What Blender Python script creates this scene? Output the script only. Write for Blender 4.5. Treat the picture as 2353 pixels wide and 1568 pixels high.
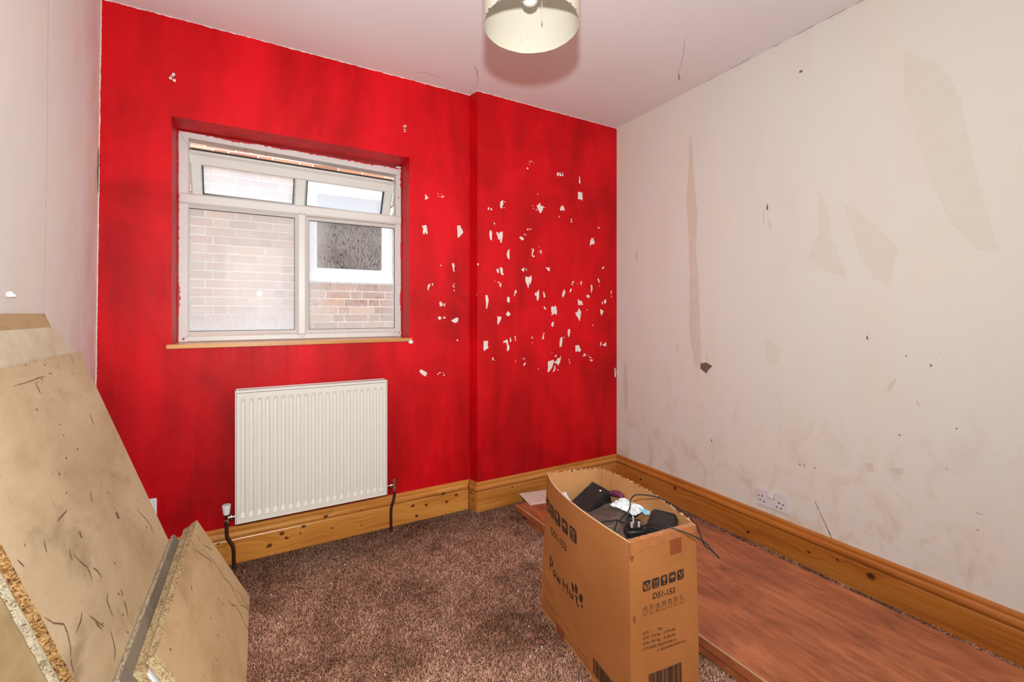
import bpy, bmesh, math, random
import numpy as np
from mathutils import Vector, Matrix
from mathutils import noise as mnoise
random.seed(7); rng = np.random.default_rng(7)
for o in list(bpy.data.objects): bpy.data.objects.remove(o)
SC = bpy.context.scene; COL = SC.collection
R = math.radians

# ------------------------------------------------------------------ camera, light, exposure
EYE = 1.13
cd = bpy.data.cameras.new('camera'); cam = bpy.data.objects.new('camera', cd); COL.objects.link(cam)
cam.location = (0, 0, EYE); cam.rotation_euler = (R(90), 0, R(-29.5))
cd.sensor_width = 36; cd.lens = 1025*36/2353; cd.shift_y = -64/2353; cd.clip_start = 0.02
SC.camera = cam
SC.view_settings.view_transform = 'Standard'; SC.view_settings.look = 'None'
SC.view_settings.gamma = 1; SC.view_settings.exposure = 0.0; SC.view_settings.use_curve_mapping = False
W = bpy.data.worlds.new('sky'); SC.world = W; W.use_nodes = True
W.node_tree.nodes['Background'].inputs[0].default_value = (0.74, 0.87, 1.0, 1)
W.node_tree.nodes['Background'].inputs[1].default_value = 5.6
def area(name, loc, target, size, power, color, size_y=None):
    l = bpy.data.lights.new(name, 'AREA'); l.energy = power; l.color = color; l.size = size
    if size_y: l.shape = 'RECTANGLE'; l.size_y = size_y
    else: l.shape = 'DISK'
    o = bpy.data.objects.new(name, l); COL.objects.link(o); o.location = loc
    o.rotation_euler = (Vector(target)-Vector(loc)).to_track_quat('-Z', 'Y').to_euler()
    return o
FLASH = area('camera_flash', (0, 0, 1.325), (0.85, 2.1, 1.75), 0.042, 40, (0.88, 0.98, 1.0))
SIDE = area('side_fill', (2.0, -1.0, 1.5), (0.0, -0.2, 1.40), 1.1, 24, (1.0, 0.97, 0.92), 1.2)  # added fill from behind the camera to lift the left wall; no window there
HALL = area('hall_fill', (-0.08, -2.45, 2.36), (-0.08, -2.30, 0.0), 0.8, 60, (1.0, 0.93, 0.84), 0.8)  # added fill in the unseen hall, reaching the room through the door opening

# ------------------------------------------------------------------ helpers
def tag(o, label=None, cat=None, group=None, kind=None):
    if label: o['label'] = label
    if cat: o['category'] = cat
    if group: o['group'] = group
    if kind: o['kind'] = kind
    return o
def empty(name, loc, label, cat, group=None):
    e = bpy.data.objects.new(name, None); COL.objects.link(e); e.location = loc
    e.empty_display_size = 0.05
    return tag(e, label, cat, group)
class MB:
    def __init__(s): s.v = []; s.f = []; s.m = []
    def add(s, vs, fs, mi=0):
        b = len(s.v); s.v += [tuple(v) for v in vs]; s.f += [tuple(i+b for i in f) for f in fs]; s.m += [mi]*len(fs); return s
    def box(s, x0, x1, y0, y1, z0, z1, mi=0, M=None):
        vs = [(x, y, z) for z in (z0, z1) for y in (y0, y1) for x in (x0, x1)]
        if M: vs = [tuple(M @ Vector(v)) for v in vs]
        return s.add(vs, [(0, 2, 3, 1), (4, 5, 7, 6), (0, 1, 5, 4), (2, 6, 7, 3), (0, 4, 6, 2), (1, 3, 7, 5)], mi)
    def bbox(s, x0, x1, y0, y1, z0, z1, b=0.003, mi=0, M=None, seg=2):
        bm = bmesh.new(); bmesh.ops.create_cube(bm, size=1)
        for v in bm.verts: v.co = Vector(((x0+x1)/2+v.co.x*(x1-x0), (y0+y1)/2+v.co.y*(y1-y0), (z0+z1)/2+v.co.z*(z1-z0)))
        bmesh.ops.bevel(bm, geom=bm.edges[:], offset=b, segments=seg, affect='EDGES')
        vs = [(M @ v.co if M else v.co.copy()) for v in bm.verts]; bm.verts.index_update()
        fs = [[v.index for v in f.verts] for f in bm.faces]; bm.free()
        return s.add(vs, fs, mi)
    def tube(s, pts, r, n=10, mi=0, caps=True):
        pts = [Vector(p) for p in pts]; rs = r if isinstance(r, (list, tuple)) else [r]*len(pts)
        vs = []; up = Vector((0, 0, 1)); u = None
        for i, p in enumerate(pts):
            t = (pts[min(i+1, len(pts)-1)]-pts[max(i-1, 0)]).normalized()
            if u is None:
                u = t.cross(up); u = u.normalized() if u.length > 0.05 else Vector((1, 0, 0))
            u = (u-t*u.dot(t)).normalized(); w = t.cross(u)
            for k in range(n):
                a = 2*math.pi*k/n; vs.append(p+(u*math.cos(a)+w*math.sin(a))*rs[i])
        fs = [(i*n+k, i*n+(k+1) % n, (i+1)*n+(k+1) % n, (i+1)*n+k) for i in range(len(pts)-1) for k in range(n)]
        if caps: fs += [tuple(range(n))[::-1], tuple((len(pts)-1)*n+k for k in range(n))]
        return s.add(vs, fs, mi)
    def lathe(s, prof, c, n=32, axis='Z', mi=0):
        vs = []
        for (r, h) in prof:
            for k in range(n):
                a = 2*math.pi*k/n
                q = (r*math.cos(a), r*math.sin(a), h) if axis == 'Z' else (h, r*math.cos(a), r*math.sin(a))
                vs.append((c[0]+q[0], c[1]+q[1], c[2]+q[2]))
        fs = [(i*n+k, i*n+(k+1) % n, (i+1)*n+(k+1) % n, (i+1)*n+k) for i in range(len(prof)-1) for k in range(n)]
        return s.add(vs, fs, mi)
    def build(s, name, mats, parent=None, smooth=False, base=None):
        me = bpy.data.meshes.new(name)
        off = Vector(base) if base is not None else (parent_loc(parent) if parent else Vector((0, 0, 0)))
        me.from_pydata([tuple(Vector(v)-off) for v in s.v], [], s.f)
        mats = mats if isinstance(mats, (list, tuple)) else [mats]
        for m in mats: me.materials.append(m)
        if len(mats) > 1: me.polygons.foreach_set('material_index', s.m)
        if smooth:
            me.polygons.foreach_set('use_smooth', [True]*len(me.polygons)); me.set_sharp_from_angle(angle=R(38))
        me.update()
        o = bpy.data.objects.new(name, me); COL.objects.link(o)
        if parent: o.parent = parent
        elif base is not None: o.location = base
        return o
def parent_loc(p):
    v = Vector((0, 0, 0))
    while p: v += p.location; p = p.parent
    return v

# --- materials
class NT:
    def __init__(s, name):
        s.m = bpy.data.materials.new(name); s.m.use_nodes = True; s.t = s.m.node_tree; s.n = s.t.nodes
        s.b = s.n['Principled BSDF']; s.out = s.n['Material Output']
        s.tc = s.n.new('ShaderNodeTexCoord')
    def link(s, a, b): s.t.links.new(a, b)
    def val(s, sock, v):
        if hasattr(v, 'links'): s.link(v, sock)
        else:
            if isinstance(v, (tuple, list)) and len(v) == 3 and sock.type == 'RGBA': v = tuple(v)+(1,)
            sock.default_value = v
    def set(s, **k):
        for a, v in k.items():
            nm = {'color': 'Base Color', 'rough': 'Roughness', 'metal': 'Metallic', 'spec': 'Specular IOR Level', 'normal': 'Normal', 'sheen': 'Sheen Weight', 'coat': 'Coat Weight', 'alpha': 'Alpha', 'trans': 'Transmission Weight'}[a]
            s.val(s.b.inputs[nm], v)
        return s
    def map(s, scale=(1, 1, 1), loc=(0, 0, 0), rot=(0, 0, 0), src=None):
        n = s.n.new('ShaderNodeMapping'); s.link(src or s.tc.outputs['Object'], n.inputs[0])
        n.inputs['Scale'].default_value = scale; n.inputs['Location'].default_value = loc; n.inputs['Rotation'].default_value = rot
        return n.outputs[0]
    def noise(s, vec=None, scale=5, detail=4, rough=0.5, dist=0, col=False):
        n = s.n.new('ShaderNodeTexNoise'); s.link(vec or s.tc.outputs['Object'], n.inputs['Vector'])
        n.inputs['Scale'].default_value = scale; n.inputs['Detail'].default_value = detail
        n.inputs['Roughness'].default_value = rough; n.inputs['Distortion'].default_value = dist
        return n.outputs['Color' if col else 'Fac']
    def voro(s, vec=None, scale=5, feat='F1', out='Distance', rnd=1):
        n = s.n.new('ShaderNodeTexVoronoi'); n.feature = feat; s.link(vec or s.tc.outputs['Object'], n.inputs['Vector'])
        n.inputs['Scale'].default_value = scale; n.inputs['Randomness'].default_value = rnd; return n.outputs[out]
    def wave(s, vec=None, scale=5, dist=2, detail=2, dscale=1, kind='BANDS', d='X'):
        n = s.n.new('ShaderNodeTexWave'); n.wave_type = kind
        if kind == 'BANDS': n.bands_direction = d
        else: n.rings_direction = d
        s.link(vec or s.tc.outputs['Object'], n.inputs['Vector'])
        n.inputs['Scale'].default_value = scale; n.inputs['Distortion'].default_value = dist
        n.inputs['Detail'].default_value = detail; n.inputs['Detail Scale'].default_value = dscale
        return n.outputs['Fac']
    def ramp(s, f, stops, interp='LINEAR'):
        n = s.n.new('ShaderNodeValToRGB'); s.link(f, n.inputs[0]); cr = n.color_ramp; cr.interpolation = interp
        while len(cr.elements) < len(stops): cr.elements.new(0.5)
        for e, (p, c) in zip(cr.elements, stops):
            e.position = p; e.color = (c, c, c, 1) if isinstance(c, (int, float)) else tuple(c)+(1,)
        return n.outputs[0]
    def mix(s, f, a, b, mode='MIX'):
        n = s.n.new('ShaderNodeMix'); n.data_type = 'RGBA'; n.blend_type = mode
        s.val(n.inputs[0], f); s.val(n.inputs[6], a); s.val(n.inputs[7], b); return n.outputs[2]
    def math(s, op, a, b=0.0, c=0.0, clamp=False):
        n = s.n.new('ShaderNodeMath'); n.operation = op; n.use_clamp = clamp
        s.val(n.inputs[0], a); s.val(n.inputs[1], b); s.val(n.inputs[2], c); return n.outputs[0]
    def xyz(s, src=None):
        n = s.n.new('ShaderNodeSeparateXYZ'); s.link(src or s.tc.outputs['Object'], n.inputs[0]); return n.outputs
    def bump(s, h, strength=0.3, dist=0.01):
        n = s.n.new('ShaderNodeBump'); n.inputs['Strength'].default_value = strength; n.inputs['Distance'].default_value = dist
        s.link(h, n.inputs['Height']); s.link(n.outputs[0], s.b.inputs['Normal']); return s
def plain(name, col, rough=0.5, metal=0, spec=0.5, var=0.08, nscale=20, bump=0.0):
    t = NT(name); nz = t.noise(scale=nscale, detail=3)
    t.set(color=t.mix(nz, tuple(c*(1-var) for c in col), tuple(min(1, c*(1+var)) for c in col)), rough=rough, metal=metal, spec=spec)
    if bump: t.bump(nz, bump, 0.003)
    return t.m

def mat_red():
    t = NT('red_wall_paint'); x, y, z = t.xyz()
    st = t.noise(t.map((3.6, 3.6, 0.9)), scale=1.7, detail=5, rough=0.55, dist=0.5)
    bl = t.noise(t.map((1, 1, 0.8)), scale=1.7, detail=5, rough=0.6, dist=0.8)
    fine = t.noise(t.map((40, 40, 6)), scale=1.4, detail=3)
    f = t.math('ADD', t.math('MULTIPLY', st, 0.42), t.math('MULTIPLY', bl, 0.62))
    f = t.math('ADD', f, t.math('MULTIPLY', fine, 0.06))
    # darker in the lower part of the wall
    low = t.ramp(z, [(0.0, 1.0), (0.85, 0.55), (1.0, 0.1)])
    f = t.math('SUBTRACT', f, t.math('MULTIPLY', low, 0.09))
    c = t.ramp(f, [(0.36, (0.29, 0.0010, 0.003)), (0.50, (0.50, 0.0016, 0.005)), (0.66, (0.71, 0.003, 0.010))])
    # ragged unpainted edge: top, above the skirting, at the left corner
    n1 = t.noise(scale=38, detail=5, rough=0.7)
    top = t.math('GREATER_THAN', t.math('ADD', z, t.math('MULTIPLY', n1, 0.016)), 2.4045)
    bot = t.math('LESS_THAN', t.math('ADD', z, t.math('MULTIPLY', n1, 0.028)), 0.1755)
    lf = t.math('LESS_THAN', t.math('ADD', x, t.math('ADD', t.math('MULTIPLY', n1, 0.008), t.math('MULTIPLY', z, -0.0104))), -0.5745)
    e = t.math('MAXIMUM', t.math('MAXIMUM', top, bot), lf)
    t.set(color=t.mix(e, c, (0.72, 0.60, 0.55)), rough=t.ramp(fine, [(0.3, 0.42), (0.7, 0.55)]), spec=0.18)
    t.bump(t.math('ADD', st, t.math('MULTIPLY', n1, 0.4)), 0.12, 0.01)
    return t.m
def mat_cream(name, base=(0.745, 0.685, 0.60), grime=1.0, pinkish=False):
    t = NT(name); x, y, z = t.xyz()
    big = t.noise(t.map((1, 1.0, 0.7)), scale=1.6, detail=6, rough=0.6, dist=0.6)
    st = t.noise(t.map((5, 5, 1.5)), scale=1.3, detail=5, rough=0.6)
    c = t.mix(t.ramp(big, [(0.35, 0.0), (0.65, 1.0)]), base, (base[0]*0.97, base[1]*1.01, base[2]*1.08))
    c = t.mix(t.math('MULTIPLY', t.ramp(st, [(0.5, 0.0), (0.8, 1.0)]), 0.16), c, (base[0]*0.88, base[1]*0.78, base[2]*0.68))
    lowz = t.ramp(z, [(0.12, 1.0), (0.9, 0.0)])
    sm = t.ramp(t.noise(t.map((3, 3, 2)), scale=2.4, detail=6, rough=0.65, dist=1.2), [(0.5, 0.0), (0.66, 1.0)])
    c = t.mix(t.math('MULTIPLY', t.math('MULTIPLY', sm, lowz), 0.55*grime), c, (0.56, 0.42, 0.27))
    sp = t.ramp(t.voro(t.map((1, 1, 1)), scale=11), [(0.0, 1.0), (0.045, 0.0)])
    c = t.mix(t.math('MULTIPLY', t.math('MULTIPLY', sp, t.ramp(big, [(0.5, 0.0), (0.6, 1.0)])), 0.6), c, (0.35, 0.26, 0.18))
    pk = t.ramp(t.noise(t.map((2.2, 2.2, 0.6), loc=(3, 1, 2)), scale=2.0, detail=4), [(0.55, 0.0), (0.75, 1.0)])
    c = t.mix(t.math('MULTIPLY', pk, 0.12), c, (0.74, 0.50, 0.42))
    if pinkish:      # red paint rubs next to the corner, with red bounce light painted in
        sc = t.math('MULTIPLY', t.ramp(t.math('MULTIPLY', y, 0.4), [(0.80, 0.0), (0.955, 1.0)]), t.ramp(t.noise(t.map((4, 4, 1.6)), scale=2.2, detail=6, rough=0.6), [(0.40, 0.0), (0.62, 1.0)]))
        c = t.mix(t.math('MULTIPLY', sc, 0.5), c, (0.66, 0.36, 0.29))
    t.set(color=c, rough=0.8, spec=0.25)
    t.bump(t.math('ADD', t.noise(scale=9, detail=6, rough=0.6), t.math('MULTIPLY', st, 0.5)), 0.14, 0.012)
    return t.m
def mat_ceiling():
    t = NT('ceiling_paint'); big = t.noise(scale=1.3, detail=5, rough=0.6, dist=0.5)
    t.set(color=t.mix(t.ramp(big, [(0.3, 0.0), (0.7, 1.0)]), (0.82, 0.77, 0.78), (0.79, 0.72, 0.72)), rough=0.85, spec=0.2)
    t.bump(t.noise(scale=14, detail=5), 0.08, 0.01); return t.m
def mat_pine(name, knots, axis, tint=(1, 1, 1)):
    """orange varnished pine; grain runs along the given axis, knots are (along, z, radius)"""
    t = NT(name); sep = t.xyz(); a = sep['XYZ'.index(axis)]; z = sep[2]
    comb = t.n.new('ShaderNodeCombineXYZ'); t.link(a, comb.inputs[0]); t.link(z, comb.inputs[1]); pos = comb.outputs[0]
    dark = None; warp = None
    for (ka, kz, kr) in knots:
        m = t.n.new('ShaderNodeMapping'); t.link(pos, m.inputs[0])
        m.inputs['Location'].default_value = (-ka*0.8, -kz, 0); m.inputs['Scale'].default_value = (0.8, 1, 1)
        ln = t.n.new('ShaderNodeVectorMath'); ln.operation = 'LENGTH'; t.link(m.outputs[0], ln.inputs[0])
        dn = t.math('ADD', ln.outputs['Value'], t.math('MULTIPLY', t.math('SUBTRACT', t.noise(pos, scale=90, detail=2), 0.5), kr*0.9))
        k = t.math('SUBTRACT', 1.0, t.math('DIVIDE', dn, kr), clamp=True)
        k = t.math('MULTIPLY', k, 2.2, clamp=True)
        w = t.math('EXPONENT', t.math('MULTIPLY', ln.outputs['Value'], -1/(kr*2.6)))
        dark = k if dark is None else t.math('MAXIMUM', dark, k)
        warp = w if warp is None else t.math('ADD', warp, w)
    v = t.n.new('ShaderNodeCombineXYZ'); t.link(a, v.inputs[0])
    zz = z if warp is None else t.math('ADD', z, t.math('MULTIPLY', warp, 0.035))
    t.link(zz, v.inputs[1])
    gr = t.noise(t.map((1.2, 34, 1), src=v.outputs[0]), scale=1.6, detail=4, rough=0.5, dist=0.35)
    fib = t.noise(t.map((3, 120, 1), src=v.outputs[0]), scale=2, detail=4)
    big = t.noise(t.map((1.4, 6, 1), src=v.outputs[0]), scale=1.2, detail=4, dist=0.6)
    f = t.math('ADD', t.math('MULTIPLY', gr, 0.45), t.math('ADD', t.math('MULTIPLY', fib, 0.2), t.math('MULTIPLY', big, 0.4)))
    cc = [(0.34, (0.36, 0.105, 0.016)), (0.52, (0.54, 0.205, 0.038)), (0.70, (0.66, 0.30, 0.075))]
    cc = [(p, tuple(c[i]*tint[i] for i in range(3))) for p, c in cc]
    c = t.ramp(f, cc)
    if dark: c = t.mix(t.math('MULTIPLY', dark, 0.93), c, (0.07, 0.016, 0.006))
    t.set(color=c, rough=0.33, spec=0.5, coat=0.25); t.b.inputs['Coat Roughness'].default_value = 0.25
    t.bump(f, 0.06, 0.004); return t.m
def mat_board(name, lo, hi, seed=0, specks=1.0, patch=0.6):
    t = NT(name); mp = t.map((1, 1, 1), loc=(seed*3.1, seed*1.7, seed))
    big = t.noise(mp, scale=3.0, detail=7, rough=0.62, dist=0.5)
    st = t.noise(t.map((14, 2, 2), loc=(seed, 0, 0)), scale=1.4, detail=6, rough=0.65, dist=0.7)
    f = t.math('ADD', t.math('MULTIPLY', big, 0.6), t.math('MULTIPLY', st, 0.4))
    c = t.ramp(f, [(0.36, lo), (0.58, hi)])
    pt = t.ramp(t.noise(t.map((2, 1, 1), loc=(seed+5, 2, 1)), scale=4.2, detail=6, rough=0.6, dist=0.4), [(0.57, 0.0), (0.74, 1.0)])
    c = t.mix(t.math('MULTIPLY', pt, patch), c, (lo[0]*0.52, lo[1]*0.46, lo[2]*0.42))
    vv = t.map((1, 1, 1), loc=(seed*2, 1, 4))
    sp = t.ramp(t.voro(vv, scale=26), [(0.0, 1.0), (0.085, 0.9), (0.11, 0.0)])
    rare = t.ramp(t.noise(mp, scale=5, detail=2), [(0.47, 0.0), (0.55, 1.0)])
    sp2 = t.ramp(t.voro(t.map((1, 1, 0.55), loc=(9, seed, 2)), scale=75), [(0.0, 1.0), (0.14, 0.0)])
    m = t.math('MULTIPLY', t.math('MAXIMUM', t.math('MULTIPLY', sp, rare), t.math('MULTIPLY', t.math('MULTIPLY', sp2, rare), 0.55)), specks)
    fl = t.ramp(t.noise(t.map((1, 1, 0.4), loc=(seed, 3, 3)), scale=38, detail=5, rough=0.7), [(0.62, 0.0), (0.72, 1.0)])
    c = t.mix(t.math('MULTIPLY', fl, 0.35), c, (lo[0]*0.6, lo[1]*0.52, lo[2]*0.45))
    c = t.mix(m, c, (0.12, 0.06, 0.028))
    t.set(color=c, rough=0.7, spec=0.25); t.bump(t.noise(scale=60, detail=4), 0.07, 0.004); return t.m
def mat_chipedge(name, dark, mid, light, scale=330):
    t = NT(name)
    w = t.n.new('ShaderNodeTexNoise'); t.link(t.tc.outputs['Object'], w.inputs['Vector']); w.inputs['Scale'].default_value = 60
    vec = t.map((1, 0.6, 1)); 
    v = t.voro(vec, scale=scale, out='Color'); s = t.xyz(v)[0]
    g = t.noise(scale=45, detail=5, rough=0.7)
    f = t.math('ADD', t.math('MULTIPLY', s, 0.45), t.math('MULTIPLY', g, 0.6))
    t.set(color=t.ramp(f, [(0.28, dark), (0.5, mid), (0.78, light)]), rough=0.85, spec=0.2)
    t.bump(f, 0.9, 0.006); return t.m
def mat_door():
    t = NT('reddish_veneer')
    gr = t.noise(t.map((20, 3.0, 1)), scale=2.2, detail=8, rough=0.65, dist=0.5)
    big = t.noise(t.map((2.6, 1.6, 1)), scale=2.0, detail=6, rough=0.6, dist=1.0)
    f = t.math('ADD', t.math('MULTIPLY', gr, 0.45), t.math('MULTIPLY', big, 0.55))
    c = t.ramp(f, [(0.36, (0.19, 0.052, 0.019)), (0.5, (0.35, 0.10, 0.037)), (0.64, (0.50, 0.165, 0.066))])
    ticks = t.ramp(t.voro(t.map((30, 7, 1)), scale=1.0), [(0.0, 1.0), (0.085, 0.0)])
    c = t.mix(t.math('MULTIPLY', ticks, 0.75), c, (0.05, 0.012, 0.008))
    sc = t.ramp(t.noise(t.map((90, 3, 1), rot=(0, 0, 0.2)), scale=1.3, detail=3), [(0.66, 0.0), (0.74, 1.0)])
    c = t.mix(t.math('MULTIPLY', sc, 0.4), c, (0.62, 0.30, 0.17))
    t.set(color=c, rough=0.48, spec=0.4); t.bump(gr, 0.08, 0.003); return t.m
def mat_cardboard(name='cardboard', c0=(0.34, 0.120, 0.030), c1=(0.41, 0.152, 0.043)):
    t = NT(name); big = t.noise(scale=4, detail=5, dist=0.5); flu = t.wave(t.map((1, 1, 1)), scale=60, dist=0.2, detail=0, d='Z')
    sp = t.noise(scale=160, detail=3)
    c = t.mix(t.ramp(big, [(0.3, 0.0), (0.7, 1.0)]), c0, c1)
    c = t.mix(t.math('MULTIPLY', t.ramp(sp, [(0.5, 0.0), (0.7, 1.0)]), 0.18), c, tuple(v*0.7 for v in c0))
    t.set(color=c, rough=0.72, spec=0.3); t.bump(t.math('ADD', big, t.math('MULTIPLY', flu, 0.04)), 0.15, 0.008); return t.m
def mat_carpet(attr=False):
    t = NT('carpet_pile' if attr else 'carpet_backing')
    big = t.noise(t.map((1, 1, 1)), scale=2.6, detail=6, rough=0.62, dist=0.7)
    med = t.noise(scale=14, detail=4, rough=0.6)
    f = t.math('ADD', t.math('MULTIPLY', big, 0.65), t.math('MULTIPLY', med, 0.35))
    k = 1.42 if attr else 0.5
    c = t.ramp(f, [(0.36, (0.19*k, 0.095*k, 0.058*k)), (0.5, (0.38*k, 0.205*k, 0.138*k)), (0.64, (0.55*k, 0.335*k, 0.245*k))])
    y = t.xyz()[1]
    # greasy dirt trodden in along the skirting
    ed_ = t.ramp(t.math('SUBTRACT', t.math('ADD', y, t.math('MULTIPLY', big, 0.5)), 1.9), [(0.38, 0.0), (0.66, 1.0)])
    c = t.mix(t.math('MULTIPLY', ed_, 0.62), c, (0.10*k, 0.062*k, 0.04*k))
    if attr:
        a = t.n.new('ShaderNodeAttribute'); a.attribute_name = 'tone'
        c = t.mix(a.outputs['Fac'], t.mix(1.0, c, (0.34, 0.31, 0.30), 'MULTIPLY'), t.mix(1.0, c, (1.65, 1.6, 1.55), 'MULTIPLY'))
    else:
        v = t.voro(scale=260); t.bump(v, 0.8, 0.006)
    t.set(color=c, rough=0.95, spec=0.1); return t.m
def mat_brick(name, c0, c1, c2):
    t = NT(name); oi = t.n.new('ShaderNodeObjectInfo')
    g = t.noise(t.tc.outputs['Object'], scale=24, detail=5, rough=0.65)
    f = t.math('ADD', t.math('MULTIPLY', oi.outputs['Random'], 0.75), t.math('MULTIPLY', g, 0.35))
    t.set(color=t.ramp(f, [(0.1, c0), (0.55, c1), (0.95, c2)]), rough=0.9, spec=0.2); t.bump(g, 0.4, 0.005); return t.m
def mat_brick_stuff():
    t = NT('brick_stuff'); g = t.noise(scale=24, detail=5); v = t.xyz(t.voro(t.map((4.5, 1, 13)), scale=1, out='Color'))[0]
    f = t.math('ADD', t.math('MULTIPLY', v, 0.7), t.math('MULTIPLY', g, 0.35))
    t.set(color=t.ramp(f, [(0.1, (0.26, 0.11, 0.065)), (0.55, (0.46, 0.20, 0.11)), (0.95, (0.58, 0.33, 0.19))]), rough=0.9); return t.m
def mat_glass(name, base, amp, seed, drops=0.0, low=0.0):
    """window glass carrying condensation: clear glass that reflects, mixed with a wet white film"""
    t = NT(name); n = t.n; t.n.remove(t.b)
    fr = n.new('ShaderNodeFresnel'); fr.inputs[0].default_value = 1.58
    tr = n.new('ShaderNodeBsdfTransparent'); tr.inputs[0].default_value = (0.97, 0.985, 0.98, 1)
    gl = n.new('ShaderNodeBsdfGlossy'); gl.inputs['Roughness'].default_value = 0.0
    m1 = n.new('ShaderNodeMixShader'); t.link(fr.outputs[0], m1.inputs[0]); t.link(tr.outputs[0], m1.inputs[1]); t.link(gl.outputs[0], m1.inputs[2])
    tl = n.new('ShaderNodeBsdfTranslucent'); tl.inputs[0].default_value = (0.90, 0.95, 1.0, 1)
    df = n.new('ShaderNodeBsdfDiffuse'); df.inputs[0].default_value = (0.84, 0.92, 0.94, 1)
    rg = n.new('ShaderNodeBsdfGlossy'); rg.inputs['Roughness'].default_value = 0.28
    m2 = n.new('ShaderNodeMixShader'); m2.inputs[0].default_value = 0.22; t.link(tl.outputs[0], m2.inputs[1]); t.link(df.outputs[0], m2.inputs[2])
    m4 = n.new('ShaderNodeMixShader'); m4.inputs[0].default_value = 0.006; t.link(m2.outputs[0], m4.inputs[1]); t.link(rg.outputs[0], m4.inputs[2])
    big = t.noise(t.map((1, 1, 1), loc=(seed, 0, seed)), scale=3.5, detail=4, dist=0.4)
    stre = t.noise(t.map((110, 110, 30), loc=(seed, 0, 0)), scale=1.6, detail=4, rough=0.6)
    f = t.math('ADD', base, t.math('MULTIPLY', t.math('SUBTRACT', big, 0.5), amp))
    z = t.math('ADD', t.xyz()[2], 0.977); x = t.math('ADD', t.xyz()[0], 0.19)
    if drops:
        # runs of drops have cleared streaks out of the film across the middle of the pane
        band = t.ramp(t.math('MULTIPLY', t.math('SUBTRACT', z, 1.0), 1.5), [(0.10, 0.15), (0.30, 0.8), (0.36, 0.55), (0.62, 1.0), (0.80, 0.6)])
        side = t.ramp(t.math('MULTIPLY', t.math('SUBTRACT', x, 0.22), 2.2), [(0.05, 0.0), (0.28, 1.0), (0.8, 1.0), (0.97, 0.2)])
        clr = t.math('MULTIPLY', t.math('MULTIPLY', t.ramp(stre, [(0.50, 0.0), (0.62, 1.0)]), band), side)
        soft = t.math('MULTIPLY', t.math('MULTIPLY', t.ramp(big, [(0.35, 0.35), (0.65, 1.0)]), band), side)
        f = t.math('SUBTRACT', f, t.math('ADD', t.math('MULTIPLY', clr, drops*0.55), t.math('MULTIPLY', soft, drops*0.5)))
    elif low:
        lowb = t.ramp(t.math('SUBTRACT', z, 1.04), [(0.0, 0.6*low), (0.035, 0.3*low), (0.12, 0.0)])
        f = t.math('ADD', f, t.math('MULTIPLY', t.ramp(stre, [(0.35, 0.3), (0.7, 1.0)]), lowb))
    f = t.math('MINIMUM', t.math('MAXIMUM', f, 0.0), 1.0)
    m3 = n.new('ShaderNodeMixShader'); t.link(f, m3.inputs[0]); t.link(m1.outputs[0], m3.inputs[1]); t.link(m4.outputs[0], m3.inputs[2])
    t.link(m3.outputs[0], t.out.inputs[0]); return t.m

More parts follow.
